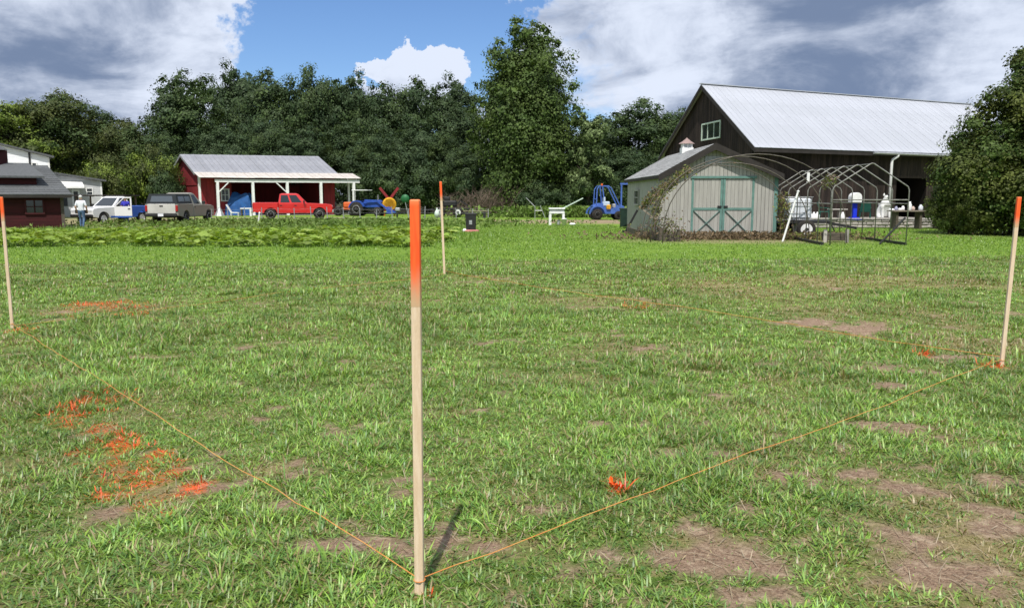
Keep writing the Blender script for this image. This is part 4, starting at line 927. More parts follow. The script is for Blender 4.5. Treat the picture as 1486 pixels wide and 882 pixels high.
# ------------------------------------------------------------------ stakes and string
def stake(label, base, top, wd, th, paint, rz, fade=0.0):
    b, t_ = Vector(base), Vector(top); o = thing('wooden_stake', label, 'stake', base, 0, 'orange topped survey stakes')
    ax = (t_ - b); L = ax.length; up = ax.normalized(); sx = (Matrix.Rotation(rz, 3, 'Z') @ Vector((1, 0, 0))); sx = (sx - up * sx.dot(up)).normalized(); sy = up.cross(sx)
    def seg(mb, s0, s1, w_, t2, w1=None, t3=None, ch=.0025):
        w1 = w_ if w1 is None else w1; t3 = t2 if t3 is None else t3; vs = []
        for s_, ww, tt in ((s0, w_, t2), (s1, w1, t3)):
            x, y = ww / 2, tt / 2
            for px_, py_ in ((-x + ch, -y), (x - ch, -y), (x, -y + ch), (x, y - ch), (x - ch, y), (-x + ch, y), (-x, y - ch), (-x, -y + ch)): vs.append(up * s_ + sx * px_ + sy * py_)
        mb.add(vs, [tuple(range(8))[::-1], tuple(range(8, 16))] + [(k_, (k_ + 1) % 8, (k_ + 1) % 8 + 8, k_ + 8) for k_ in range(8)])
    mb = MB(); seg(mb, -.25, L - paint, wd, th); seg(mb, L - paint, L - .003, wd - .0006, th - .0006); mb.build('shaft', 'wood_stake', o)
    mb = MB(); seg(mb, L - paint, L - .004, wd + .0008, th + .0008); seg(mb, L - .004, L, wd + .0008, th + .0008, wd - .006, th - .006); mb.build('painted_tip', 'stake_paint', o)
    return o
# sprayed paint that thins out down the stake
m = bpy.data.materials.new('stake_paint'); m.use_nodes = True; t = NT(m.node_tree)
o_ = t.n('ShaderNodeOutputMaterial'); b_ = t.n('ShaderNodeBsdfPrincipled', Roughness=.6); tcn = t.n('ShaderNodeTexCoord'); sp = t.n('ShaderNodeSeparateXYZ'); t.l(tcn.outputs['Generated'], sp.inputs[0])
mpn = t.n('ShaderNodeMapping'); mpn.inputs['Scale'].default_value = (60, 60, 6); t.l(tcn.outputs['Object'], mpn.inputs['Vector'])
nn = t.noise(mpn.outputs['Vector'], 1.2, 5, .6)
f = t.math('ADD', sp.outputs['Z'], t.math('MULTIPLY', t.math('SUBTRACT', nn, .5), .25))
orange = t.mix(t.smooth(nn, .3, .7), (.86, .085, .008), (.93, .13, .018))
orange = t.mix(t.smooth(sp.outputs['Z'], .93, 1.0), orange, (.90, .22, .07))
t.l(t.mix(t.smooth(f, .0, .42), (.55, .37, .21), orange), b_.inputs['Base Color']); t.l(b_.outputs[0], o_.inputs['Surface']); MATS['stake_paint'] = m
pf, pl, pr, pr2 = gp(609, 862), gp(18, 476), gp(1453, 531), gp(645, 400)
stake('nearest wooden stake with a long bright orange top', (pf.x, pf.y, h1(pf.x, pf.y)), (pf.x - .012 + .022, pf.y - .02, 1.64), .037, .033, .42, R(-4))
stake('wooden stake at the left edge of the picture', (pl.x, pl.y, h1(pl.x, pl.y)), (pl.x - .0, pl.y, 1.65), .034, .034, .30, R(20))
stake('leaning wooden stake at the right edge of the picture', (pr.x, pr.y, h1(pr.x, pr.y)), (pr.x + .035, pr.y, 1.65), .034, .034, .29, R(-10))
stake('farthest stake, pale and thin, right of the nearest one', (pr2.x, pr2.y, 0), (pr2.x - .06, pr2.y, 1.97), .045, .045, .40, R(10))
mb = MB(); g = random.Random(9)
def run(a, b, n, sag, zz=.06):
    pts = []
    for i in range(n + 1):
        f = i / n; x, y = a.x + (b.x - a.x) * f, a.y + (b.y - a.y) * f
        pts.append((x + g.uniform(-.006, .006), y + g.uniform(-.006, .006), max(h1(x, y) + .022, zz + h1(x, y) - sag * 4 * f * (1 - f) + g.uniform(-.004, .004)) + .01))
    return pts
mb.tube(run(pf, pl, 40, .010, .056), .0023, 5); mb.tube(run(pf, pr, 36, .008, .060), .0024, 5); mb.tube(run(pr, pr2, 40, .008, .085), .0032, 5); mb.tube(run(pl, pr2, 30, .01, .025), .0025, 5)
for q in (pf, pr, pl):
    for k_ in range(1): mb.tube([(q.x + .024 * math.cos(a_ * .7), q.y + .024 * math.sin(a_ * .7), h1(q.x, q.y) + .06 + k_ * .007) for a_ in range(10)], .0025, 5)
tag(mb.build('boundary_string', 'string'), 'orange string stretched low over the grass between the stakes', 'string')
# orange rag of painted leaves in the grass
p = gp(895, 708); mb = MB(); g = random.Random(10)
for i in range(16):
    a_ = g.uniform(0, 6.28); ln = g.uniform(.03, .075); wd = g.uniform(.008, .016); bx, by = g.uniform(-.05, .05), g.uniform(-.04, .04); dx, dy = math.cos(a_), math.sin(a_)
    mb.add([(bx - dy * wd, by + dx * wd, .02), (bx + dy * wd, by - dx * wd, .02), (bx + dx * ln * .6 + dy * wd, by + dy * ln * .6 - dx * wd, .02 + ln * .9), (bx + dx * ln, by + dy * ln, .02 + ln), (bx + dx * ln * .6 - dy * wd, by + dy * ln * .6 + dx * wd, .02 + ln * .9)], [(0, 1, 2, 3, 4)])
o = mb.build('painted_weed', 'orange_paint'); o.location = (p.x, p.y, h1(p.x, p.y) - .015); o.scale = (.62, .62, .62); tag(o, 'small weed sprayed bright orange, alone in the grass', 'weed')

# ------------------------------------------------------------------ wheels and pickups
def wheel(parent, c, r, wd, n=20, rim='rim', rr=.6, axis='y', name='wheel', disc=False):
    mb = MB(); h = wd / 2
    mb.lathe([(r * rr, -h * .9), (r * .93, -h), (r, -h * .6), (r, h * .6), (r * .93, h), (r * rr, h * .9), (r * rr, -h * .9)], c, axis, n); tyre = mb.build(name, 'rubber', parent, True)
    mb = MB()
    if disc: mb.lathe([(r * rr, -h * .7), (r * rr * .97, -h * .93), (r * .15, -h * .93), (r * .15, h * .93), (r * rr * .97, h * .93), (r * rr, h * .7)], c, axis, n)
    else: mb.lathe([(r * rr, -h * .8), (r * rr * .9, -h * .95), (r * rr * .8, -h * .6), (r * .18, -h * .55), (r * .14, -h * .95), (r * .13, h * .95), (r * .18, h * .55), (r * rr * .8, h * .6), (r * rr * .9, h * .95), (r * rr, h * .8)], c, axis, n)
    rm = mb.build('rim', rim, tyre)
    mb = MB()
    for k_ in range(0 if disc else 6):
        a_ = k_ * math.pi / 3; q = r * rr * .6
        for s_ in (-1, 1):
            off = {'y': (math.cos(a_) * q, s_ * h * .62, math.sin(a_) * q), 'x': (s_ * h * .62, math.cos(a_) * q, math.sin(a_) * q)}[axis]
            mb.box(Vector(c) + Vector(off), (r * .12,) * 3)
    if disc: mb.lathe([(r * .2, -h * .97), (r * .21, -h * .9), (r * .21, h * .9), (r * .2, h * .97)], c, axis, 8)
    hub = mb.build('hub_hole', 'black_plastic', tyre)
    return tyre
def arch(cx, cz, r, a0, a1, n=9): return [(cx + r * math.cos(a0 + (a1 - a0) * i / n), cz + r * math.sin(a0 + (a1 - a0) * i / n)) for i in range(n + 1)]
def face_pane(mb, q, i0, i1, j0, j1, off):
    """a pane on a four-cornered face q (bl, br, tr, tl), inset by fractions"""
    q = [Vector(p) for p in q]; f = lambda i, j: (q[0] * (1 - i) + q[1] * i) * (1 - j) + (q[3] * (1 - i) + q[2] * i) * j
    n = (q[1] - q[0]).cross(q[3] - q[0]).normalized() * off
    p = [f(i0, j0), f(i1, j0), f(i1, j1), f(i0, j1)]; mb.hexa([a_ - n * .2 for a_ in p] + [a_ + n for a_ in p])
def pickup(label, loc, rz, paint, bedpaint, cap=False, door_open=False, crew=True, lower=None, plate=False):
    t_ = thing('pickup_truck', label, 'pickup truck', loc, rz); W_ = .97; cr = -1.05 if crew else -.55; zb = 1.2
    body = [(cr, .45)] + [(1.35, .45)] + arch(1.9, .40, .52, math.pi * .97, math.pi * .03) + [(2.45, .47), (2.80, .52), (2.86, .66), (2.86, .98), (2.78, 1.09), (2.4, 1.145), (1.15, 1.2), (1.0, zb), (cr, zb)]
    mb = MB(); mb.prism(body, -W_, W_, .045); mb.build('body', paint, t_)
    if lower:
        mb = MB()
        for s_ in (-1, 1): mb.box((.2, s_ * (W_ + .004), .5), (2.25, .02, .14))
        mb.build('side_stripe', lower, t_)
    bed = [(-2.84, .56), (-2.84, 1.24), (cr - .03, 1.24), (cr - .03, .46), (-1.12, .46)] + arch(-1.62, .40, .50, math.pi * .04, math.pi * .96) + [(-2.3, .5)]
    mb = MB(); mb.prism(bed, -W_, -W_ + .14, .03); mb.prism(bed, W_ - .14, W_, .03); mb.box(((-2.8 + cr) / 2, 0, .74), (2.8 + cr - .1, 1.64, .06)); mb.box((cr - .07, 0, .98), (.06, 1.64, .46)); mb.build('bed', bedpaint, t_)
    mb = MB(); mb.cbox((-2.84, 0, .96), (.07, 1.66, .56), .02); tg = mb.build('tailgate', 'silver_car' if cap else bedpaint, t_); mb = MB(); mb.box((-2.882, 0, 1.12), (.02, .2, .07)); mb.build('handle', 'black_plastic', tg)
    mb = MB(); mb.box((.0, 0, .52), (5.2, 1.35, .2)); mb.box((1.9, 0, .7), (1.0, 1.5, .5)); mb.box((-1.6, 0, .62), (1.1, 1.5, .18)); mb.build('underbody', 'black_plastic', t_)
    # cab
    bx0, bx1, tx0, tx1, yb, yt, zt = 1.02, cr, (.40 if crew else .22), cr + .12, .90, .71, 1.86
    cab = [(bx0, -yb, zb - .01), (bx0, yb, zb - .01), (bx1, yb, zb - .01), (bx1, -yb, zb - .01), (tx0, -yt, zt), (tx0, yt, zt), (tx1, yt, zt), (tx1, -yt, zt)]
    mb = MB(); mb.hexa(cab); mb.hexa([(tx0, -yt, zt), (tx0, yt, zt), (tx1, yt, zt), (tx1, -yt, zt), (tx0 - .16, -yt + .12, zt + .055), (tx0 - .16, yt - .12, zt + .055), (tx1 + .14, yt - .12, zt + .055), (tx1 + .14, -yt + .12, zt + .055)]); mb.build('cab', paint, t_)
    faces = {'windshield': ((cab[0], cab[1], cab[5], cab[4]), [(.06, .94, .08, .93)]), 'rear_window': ((cab[2], cab[3], cab[7], cab[6]), [(.1, .9, .15, .9)])}
    side = [(.17, .53, .08, .88), (.60, .93, .08, .88)] if crew else [(.22, .80, .08, .88)]
    for s_ in (-1, 1):
        q = (cab[3], cab[0], cab[4], cab[7]) if s_ < 0 else (cab[1], cab[2], cab[6], cab[5])
        lst = side if s_ > 0 else [(1 - b_, 1 - a_, c_, d_) for a_, b_, c_, d_ in side]
        if door_open and s_ > 0: lst = [(.16, .85, .02, .9)]
        for k_ in lst: mb = MB(); face_pane(mb, q, *k_, .012); mb.build('side_window', 'glass', t_)
    for nme, (q, l_) in faces.items():
        for k_ in l_: mb = MB(); face_pane(mb, q, *k_, .012); mb.build(nme, 'glass', t_)
    # doors
    for s_ in (-1, 1):
        spans = ([(.02, .95), (cr + .03, .0)] if crew else [(cr + .05, .95)])
        for k_, (x0, x1) in enumerate(spans):
            if door_open and s_ > 0 and k_ == 0: continue
            mb = MB(); mb.cbox(((x0 + x1) / 2, s_ * (W_ + .002), .84), (x1 - x0, .03, .66), .012); d_ = mb.build('door', paint, t_)
            mb = MB(); mb.box((x0 + .14, s_ * (W_ + .03), 1.03), (.16, .03, .045)); mb.build('handle', 'black_plastic', d_)
        mb = MB(); mb.cbox((.78, s_ * (W_ + .12), 1.3), (.12, .2, .2), .03); mb.build('mirror', 'black_plastic', t_)
        mb = MB(); mb.cbox((2.80, s_ * .74, .93), (.14, .38, .2), .03); mb.build('headlight', 'headlight', t_)
        mb = MB(); mb.cbox((-2.85, s_ * .895, .98), (.07, .14, .36), .02); mb.build('taillight', 'tail_red', t_)
        for x in (1.9, -1.62): wheel(t_, (x, s_ * .84, .385), .385, .26, rr=.66)
    if door_open:
        dr = MB(); L_ = 1.12; M_ = Matrix.Rotation(R(-118), 3, 'Z')
        h = Vector((.95, W_, 0)); dloc = lambda x, y, z: h + Matrix.Rotation(R(52), 3, 'Z') @ Vector((-x, y, z)) if False else h + Matrix.Rotation(-R(58), 3, 'Z') @ Vector((-x, y, z))
        def dblk(mb, x0, x1, z0, z1, y0=-.03, y1=.03, dx=0): mb.hexa([dloc(x0, y0, z0), dloc(x1, y0, z0), dloc(x1, y1, z0), dloc(x0, y1, z0), dloc(x0 + dx, y0, z1), dloc(x1 + dx, y0, z1), dloc(x1 + dx, y1, z1), dloc(x0 + dx, y1, z1)])
        dblk(dr, 0, L_, .56, 1.22); dblk(dr, L_ - .09, L_, 1.22, 1.86); dblk(dr, .0, .08, 1.22, 1.80, dx=.58); dblk(dr, .58, L_, 1.79, 1.88)
        dd_ = dr.build('open_door', paint, t_); tag(dd_, 'driver door standing wide open')
        gm_ = MB(); gm_.hexa([dloc(.1, -.01, 1.22), dloc(L_ - .09, -.01, 1.22), dloc(L_ - .09, .01, 1.22), dloc(.1, .01, 1.22), dloc(.64, -.01, 1.79), dloc(L_ - .09, -.01, 1.79), dloc(L_ - .09, .01, 1.79), dloc(.64, .01, 1.79)]); gm_.v and None
        hm = MB(); dblk(hm, L_ - .25, L_ - .1, 1.02, 1.08, .03, .055); dblk(hm, L_ - .25, L_ - .1, 1.02, 1.08, -.055, -.03); hm.build('handle', 'black_plastic', dd_)
        sm = MB(); dblk(sm, .02, L_ - .02, .44, .555); sm.build('blue_sill', lower or paint, dd_)
    mb = MB(); mb.cbox((2.87, 0, .60), (.16, 1.9, .2), .04); mb.build('front_bumper', 'chrome' if not lower else 'black_plastic', t_)
    mb = MB(); mb.cbox((-2.93, 0, .58), (.16, 1.86, .18), .04); mb.build('rear_bumper', 'chrome' if not cap else 'black_plastic', t_)
    mb = MB(); mb.box((2.866, 0, .90), (.03, 1.08, .22)); mb.build('grille', 'black_plastic', t_)
    if plate:
        mb = MB(); mb.box(((2.955 if plate == 1 else -3.015), .0, .60), (.012, .32, .16)); mb.build('number_plate', 'plate', t_)
    if cap:
        x0, x1, z0, z1 = -2.82, cr - .04, 1.245, 1.83
        q = [(x0, -.93, z0), (x1, -.93, z0), (x1, .93, z0), (x0, .93, z0), (x0 + .16, -.78, z1), (x1 - .02, -.78, z1), (x1 - .02, .78, z1), (x0 + .16, .78, z1)]
        mb = MB(); mb.hexa(q); c_ = mb.build('bed_cap', 'cap_dark', t_); tag(c_, 'dark bed cap with windows')
        for fc, l_ in (((q[3], q[0], q[4], q[7]), [(.13, .87, .2, .78)]), ((q[0], q[1], q[5], q[4]), [(.12, .50, .22, .74), (.56, .90, .22, .74)]), ((q[2], q[3], q[7], q[6]), [(.08, .90, .16, .80)])):
            for k_ in l_: pm = MB(); face_pane(pm, fc, *k_, .012); pm.build('pane', 'cap_glass', c_)
    return t_
mat('cap_dark', (.016, .02, .022), None, rough=.4); mat('cap_glass', (.075, .09, .105), None, rough=.1, spec=.8)
pickup('white pickup with blue bed and its driver door open', (-25.03, 50.2, 0), R(-108), 'white_car', 'blue_car', door_open=True, crew=False, lower='blue_car', plate=1).scale = (.88, .88, .88)
pickup('tan pickup seen from behind with a dark bed cap', (xat(258, 47) - .98, 47 + 2.85, 0), R(90), 'tan_car', 'tan_car', cap=True, crew=False, plate=2)
pickup('bright red pickup parked sideways before the red shed', (xat(424, 60), 60.2, 0), R(16), 'red_paint', 'red_paint', crew=True)
# flat dark canopy behind the white pickup
cn = thing('flat_canopy', 'flat dark canopy behind the white and blue pickup', 'canopy', (xat(155, 56), 56, 0))
mb = MB(); mb.box((0, 0, 1.75), (3.7, 2.2, .09)); mb.build('canopy_top', 'fascia', cn)
for sx_ in (-1.6, 1.6):
    for sy_ in (-.9, .9): mb = MB(); mb.box((sx_, sy_, .85), (.09, .09, 1.7)); mb.build('post', 'old_plank', cn)

# ------------------------------------------------------------------ people
def person(label, loc, rz, J, edges, rad, matfun, mats, hair, root=0, scale=1.0):
    t_ = thing('person', label, 'person', loc, rz)
    me = bpy.data.meshes.new('body'); names = list(J); ix = {n: i for i, n in enumerate(names)}
    me.from_pydata([Vector(J[n]) * scale for n in names], [(ix[a_], ix[b_]) for a_, b_ in edges], [])
    o = bpy.data.objects.new('body_cage', me); C.objects.link(o)
    o.modifiers.new('s', 'SKIN'); sv = me.skin_vertices[0].data
    for i, n in enumerate(names):
        r_ = rad[n]; sv[i].radius = (r_[0] * scale, r_[1] * scale) if isinstance(r_, tuple) else (r_ * scale, r_ * scale)
        sv[i].use_root = (i == root)
    ss = o.modifiers.new('d', 'SUBSURF'); ss.levels = 2; ss.render_levels = 2
    dg = bpy.context.evaluated_depsgraph_get(); em = bpy.data.meshes.new_from_object(o.evaluated_get(dg)); bpy.data.objects.remove(o)
    em.name = 'body'; em.materials.clear()
    for q in mats: em.materials.append(MATS[q])
    for p in em.polygons: p.material_index = matfun(p.center / scale); p.use_smooth = True
    b = place('body', em, t_)
    hd = Vector(J['head']) * scale
    mb = MB()
    for (dx, dy, dz, r_) in hair[1]: mb.lathe([(0, -r_), (r_ * .6, -r_ * .8), (r_ * .95, -r_ * .3), (r_ * .95, r_ * .3), (r_ * .6, r_ * .8), (0, r_)], hd + Vector((dx, dy, dz)) * scale, 'z', 10)
    mb.build('hair', hair[0], t_, True)
    fm = MB(); f = Vector((0, hair[2], 0))                      # face: eyes, nose, mouth, ears
    fm.lathe([(0, -.02), (.014, -.01), (.012, .01), (0, .03)], hd + f * .105 + Vector((0, 0, -.01)), 'z', 6, 0)
    for s_ in (-1, 1): fm.lathe([(0, -.03), (.016, 0), (0, .03)], hd + Vector((s_ * .085, 0, -.005)), 'z', 6, 0); fm.box(hd + f * .092 + Vector((s_ * .033, 0, .022)), (.024, .012, .012), mi=1)
    fm.box(hd + f * .096 + Vector((0, 0, -.052)), (.05, .012, .01), mi=1); fm.build('face', ['skin', 'shoe'], t_)
    for w_, e_ in (('lwr', 'lel'), ('rwr', 'rel')):             # hands: palm and five fingers
        p0 = Vector(J[w_]) * scale; d = (p0 - Vector(J[e_]) * scale).normalized(); sd = d.orthogonal().normalized(); sd = Vector((0, 1, 0)) - d * d.y; sd.normalize()
        hm = MB(); hm.beam(p0 - d * .01, p0 + d * .09, .028, .08, up=sd)
        for k_, ln in enumerate((.072, .085, .078, .06)):
            s0 = p0 + d * .085 + sd * (.03 - .02 * k_); bend = Vector((0, .25, 0)); hm.tube([s0, s0 + d * ln * .5, s0 + (d + bend * .5).normalized() * ln], [.009, .0085, .007], 5)
        th0 = p0 + d * .03 + sd * .035; hm.tube([th0, th0 + (d * .6 + sd).normalized() * .035, th0 + (d * 1.4 + sd).normalized() * .06], [.011, .010, .008], 5)
        hm.build('hand', 'skin', t_)
    return t_
ED = [('pel', 'spi'), ('spi', 'che'), ('che', 'nek'), ('nek', 'head0'), ('head0', 'head'), ('head', 'head1'), ('che', 'lsh'), ('lsh', 'lel'), ('lel', 'lwr'), ('che', 'rsh'), ('rsh', 'rel'), ('rel', 'rwr'), ('pel', 'lhi'), ('lhi', 'lkn'), ('lkn', 'lan'), ('lan', 'lto'), ('pel', 'rhi'), ('rhi', 'rkn'), ('rkn', 'ran'), ('ran', 'rto')]
RD = dict(pel=(.155, .115), spi=(.145, .105), che=(.165, .115), nek=.058, head0=.075, head=(.085, .098), head1=.06, lsh=.075, rsh=.075, lel=.05, rel=.05, lwr=.034, rwr=.034, lhi=.098, rhi=.098, lkn=.068, rkn=.068, lan=.05, ran=.05, lto=.042, rto=.042)
# walking away: front is +y
J = dict(pel=(0, 0, .94), spi=(0, .0, 1.10), che=(0, .02, 1.32), nek=(0, .03, 1.47), head0=(0, .035, 1.54), head=(0, .05, 1.62), head1=(0, .05, 1.69), lsh=(-.19, .0, 1.40), lel=(-.25, -.07, 1.12), lwr=(-.24, .07, .90), rsh=(.19, .0, 1.40), rel=(.27, -.03, 1.13), rwr=(.25, .13, .93),
         lhi=(-.09, 0, .88), lkn=(-.09, .10, .50), lan=(-.09, .05, .10), lto=(-.10, .18, .05), rhi=(.09, 0, .88), rkn=(.10, .03, .50), ran=(.10, -.14, .12), rto=(.11, -.04, .05))
def walk_mat(c):
    if c.z < .10: return 3
    if c.z < .96: return 2 if abs(c.x) < .21 else 0
    if c.z > 1.49: return 0
    if abs(c.x) > .205 and c.z < 1.2: return 0
    return 1
person('person in white shirt and jeans walking beside the white pickup', (xat(117, 42.2), 42.2, 0), R(8), J, ED, RD, walk_mat, ['skin', 'shirt_white', 'jeans', 'shoe'], ('hair_grey', [(0, -.02, .035, .098)], .98))
# person in blue beside the open door
J2 = {k_: (v[0], v[1] * .4, v[2]) for k_, v in J.items()}; J2['lto'] = (-.1, .13, .05); J2['rto'] = (.11, .12, .05); J2['lwr'] = (-.26, .10, .88)
person('person in a blue shirt standing inside the open pickup door', (-24.0, 49.6, 0), R(200), J2, ED, RD, walk_mat, ['skin', 'shirt_blue', 'jeans', 'shoe'], ('hair_brown', [(0, -.02, .035, .098)], .98), scale=.94)

# ------------------------------------------------------------------ wire fence before the pickups
fn = thing('wire_fence', 'low wire fence on thin pale posts before the red shed', 'fence', (0, 0, 0)); g = random.Random(12)
pts = [(-20.5 + i * 1.05, 51.5 + .10 * i) for i in range(19)]
for x, y in pts:
    mb = MB(); lx = g.uniform(-.05, .05); mb.tube([(0, 0, -.1), (lx, 0, g.uniform(.85, 1.05))], .03, 5); o = mb.build('post', 'galv', fn); o.location = (x, y, 0)
for z in (.3, .6, .85):
    mb = MB(); mb.tube([(x, y - .03, z + g.uniform(-.03, .03)) for x, y in pts], .006, 4); mb.build('wire', 'galv', fn)
wp = thing('white_post', 'short white post leaning in the squash patch', 'post', (xat(373, 45), 45, 0)); mb = MB(); mb.tube([(0, 0, 0), (.12, 0, .75)], .05, 6); mb.build('shaft', 'white_paint', wp); mb = MB(); mb.lathe([(.06, .74), (.06, .78), (.0, .82)], (.12, 0, 0), 'z', 6); mb.build('cap', 'white_plastic', wp)

# ------------------------------------------------------------------ things in the red shed
def drape(seed, L_, D_, H_):
    n = 14; mb = MB(); vs = []; gg = np.random.default_rng(seed)
    for i in range(n + 1):
        for j in range(n + 1):
            u_, v_ = i / n * 2 - 1, j / n * 2 - 1; e = max(abs(u_), abs(v_)); k_ = max(0, 1 - max(0, e - .62) / .38); z = H_ * (k_ ** .6) * (.85 + .15 * math.sin(3 * u_ + seed) * math.cos(4 * v_)) + gg.uniform(-.03, .03) * (e < .95)
            vs.append((u_ * L_ / 2 * (1 + .04 * gg.random()), v_ * D_ / 2, max(0, z)))
    fs = [(i * (n + 1) + j, (i + 1) * (n + 1) + j, (i + 1) * (n + 1) + j + 1, i * (n + 1) + j + 1) for i in range(n) for j in range(n)]
    return mb.add(vs, fs)
o = drape(3, 2.5, 1.8, 2.1).build('tarp_covered_pile', 'tarp'); o.location = (xat(350, 73), 73, .02); tag(o, 'blue tarp thrown over a tall pile inside the red shed', 'tarp')
lc = thing('lounge_chair', 'white lounge chair on the grass before the blue tarp', 'chair', (xat(337, 69), 69, .0), R(8))
mb = MB(); mb.beam((-.1, 0, .32), (.55, 0, .30), .5, .06); mb.build('seat', 'white_plastic', lc); mb = MB(); mb.beam((-.1, 0, .32), (-.48, 0, 1.0), .5, .06, up=(1, 0, 0)); mb.build('backrest', 'white_plastic', lc)
for x in (-.1, .5):
    for y in (-.22, .22): mb = MB(); mb.box((x, y, .15), (.05, .05, .3)); mb.build('leg', 'white_plastic', lc)
wt = thing('bench', 'small white bench beside the red pickup', 'bench', (xat(357, 69), 69, 0), R(4))
mb = MB(); mb.cbox((0, 0, .66), (.95, .4, .09), .02); mb.build('seat', 'white_plastic', wt)
for x in (-.4, .4): mb = MB(); mb.box((x, 0, .31), (.1 if x < 0 else .16, .36, .61)); mb.build('leg', 'old_plank' if x < 0 else 'white_plastic', wt)
o = MB().lathe([(.0, .75), (.1, .72), (.45, 0)], (0, 0, 0), 'z', 7).build('grey_heap', 'galv'); o.location = (xat(318, 70), 70, 0); tag(o, 'small grey heap beside the first porch post of the red shed', 'heap')

def lawn_tractor():
    t_ = thing('lawn_tractor', 'orange lawn tractor parked in the right bay of the red shed', 'lawn tractor', (xat(500, 71), 71, 0), R(4))
    mb = MB(); mb.cbox((.35, 0, .95), (.85, .62, .5), .08); mb.cbox((.3, 0, .62), (.9, .5, .2), .04); mb.build('hood', 'orange_machine', t_)
    mb = MB(); mb.cbox((-.45, 0, .55), (.9, .5, .2), .04); mb.box((.1, 0, .42), (1.7, .4, .1)); mb.build('chassis', 'black_plastic', t_)
    mb = MB(); mb.cbox((-.55, 0, .74), (.45, .45, .12), .04); mb.cbox((-.78, 0, .98), (.1, .45, .42), .04); mb.build('seat', 'black_plastic', t_)
    mb = MB(); mb.tube([(-.05, 0, .9), (-.2, 0, 1.22)], .025, 6); mb.lathe([(.2, 1.2), (.22, 1.23), (.2, 1.25), (.18, 1.23)], (-.2, 0, 0), 'z', 12); mb.build('steering_wheel', 'black_plastic', t_)
    for s_ in (-1, 1): wheel(t_, (-.55, s_ * .42, .38), .38, .26, 16, 'galv'); wheel(t_, (.65, s_ * .4, .24), .24, .16, 14, 'galv')
lawn_tractor()
def tractor():
    t_ = thing('tractor', 'small blue tractor with loader and canopy right of the red shed', 'tractor', (xat(535, 70), 70, 0), R(-12))
    mb = MB(); mb.cbox((.5, 0, 1.0), (1.35, .62, .62), .1); mb.prism([(-.3, .75), (1.2, .75), (1.2, 1.25), (.9, 1.38), (-.3, 1.42)], -.29, .29, .04); mb.build('hood', 'tractor_blue', t_)
    mb = MB(); mb.box((.1, 0, .65), (2.2, .36, .3)); mb.box((-.8, 0, .8), (.7, .9, .1)); mb.build('chassis', 'black_plastic', t_)
    for s_ in (-1, 1):
        mb = MB(); mb.prism(arch(-.9, .6, .75, math.pi * .95, math.pi * .1, 8) + arch(-.9, .6, .66, math.pi * .1, math.pi * .95, 8), s_ * .5 - .16, s_ * .5 + .16); mb.build('fender', 'tractor_blue', t_)
        wheel(t_, (-.9, s_ * .55, .62), .62, .34, 20, 'white_rim', .55); wheel(t_, (1.0, s_ * .5, .40), .40, .22, 16, 'white_rim', .55)
        mb = MB(); mb.beam((-.3, s_ * .42, 1.15), (.9, s_ * .45, 1.35), .07, .14); mb.beam((.9, s_ * .45, 1.35), (1.95, s_ * .45, .55), .07, .14); mb.build('loader_arm', 'tractor_blue', t_)
    mb = MB(); mb.prism([(1.9, .25), (2.35, .2), (2.4, .3), (2.05, .75), (1.92, .8)], -.75, .75); mb.build('bucket', 'tractor_blue', t_)
    mb = MB(); mb.cbox((-.75, 0, .98), (.45, .5, .14), .04); mb.cbox((-.97, 0, 1.22), (.12, .5, .42), .04); mb.build('seat', 'black_plastic', t_)
    mb = MB(); mb.tube([(-.2, 0, 1.2), (-.4, 0, 1.5)], .03, 6); mb.lathe([(.2, 1.48), (.22, 1.5), (.2, 1.52), (.18, 1.5)], (-.4, 0, 0), 'z', 12); mb.build('steering_wheel', 'black_plastic', t_)
    mb = MB(); mb.tube([(.8, .2, 1.3), (.8, .2, 1.85)], .035, 6); mb.build('exhaust', 'galv', t_)
    for s_ in (-1, 1): mb = MB(); mb.tube([(-1.1, s_ * .42, .8), (-1.1, s_ * .42, 2.2)], .035, 6); mb.build('canopy_post', 'black_plastic', t_)
    mb = MB(); mb.cbox((-.6, 0, 2.23), (1.5, 1.1, .07), .02); mb.build('canopy', 'white_paint', t_)
tractor()
def spreader():
    t_ = thing('spreader', 'round yellow spreader with two red arms raised in a V', 'farm implement', (xat(565, 70), 70, 0), R(10))
    mb = MB(); mb.lathe([(.15, -.45), (.5, -.4), (.62, -.2), (.62, .2), (.5, .4), (.15, .45)], (0, 0, 1.0), 'y', 18); mb.build('drum', 'yellow_paint', t_, True)
    for r_ in (.34, .5): mb = MB(); mb.lathe([(r_ - .03, -.47), (r_ + .03, -.47), (r_ + .03, -.40), (r_ - .03, -.40), (r_ - .03, -.47)], (0, 0, 1.0), 'y', 18); mb.build('ring', 'yellow_paint', t_)
    for s_ in (-1, 1): mb = MB(); mb.beam((s_ * .1, 0, 1.55), (s_ * .8, .05, 2.45), .22, .2, up=(0, 1, 0)); mb.build('arm', 'arm_red', t_)
    for x in (-.45, .45):
        for y in (-.3, .3): mb = MB(); mb.tube([(x, y, 0), (x * .8, y, .7)], .05, 6); mb.build('leg', 'orange_machine', t_)
    mb = MB(); mb.beam((-.5, 0, .35), (.5, 0, .35), .12, .12); mb.build('cross_beam', 'black_plastic', t_)
spreader()
gd = thing('green_funnel', 'round green plastic funnel on a slanted pole behind the orange tip', 'funnel', (xat(588, 69.5), 69.5, 0))
mb = MB(); mb.tube([(.25, 0, 0), (0, 0, 1.25)], .035, 6); mb.build('pole', 'galv', gd); mb = MB(); mb.lathe([(.06, -.06), (.36, -.02), (.38, .03), (.30, .08), (.0, .10)], (0, 0, 1.5), 'y', 16); mb.build('funnel', 'green_plastic', gd, True)
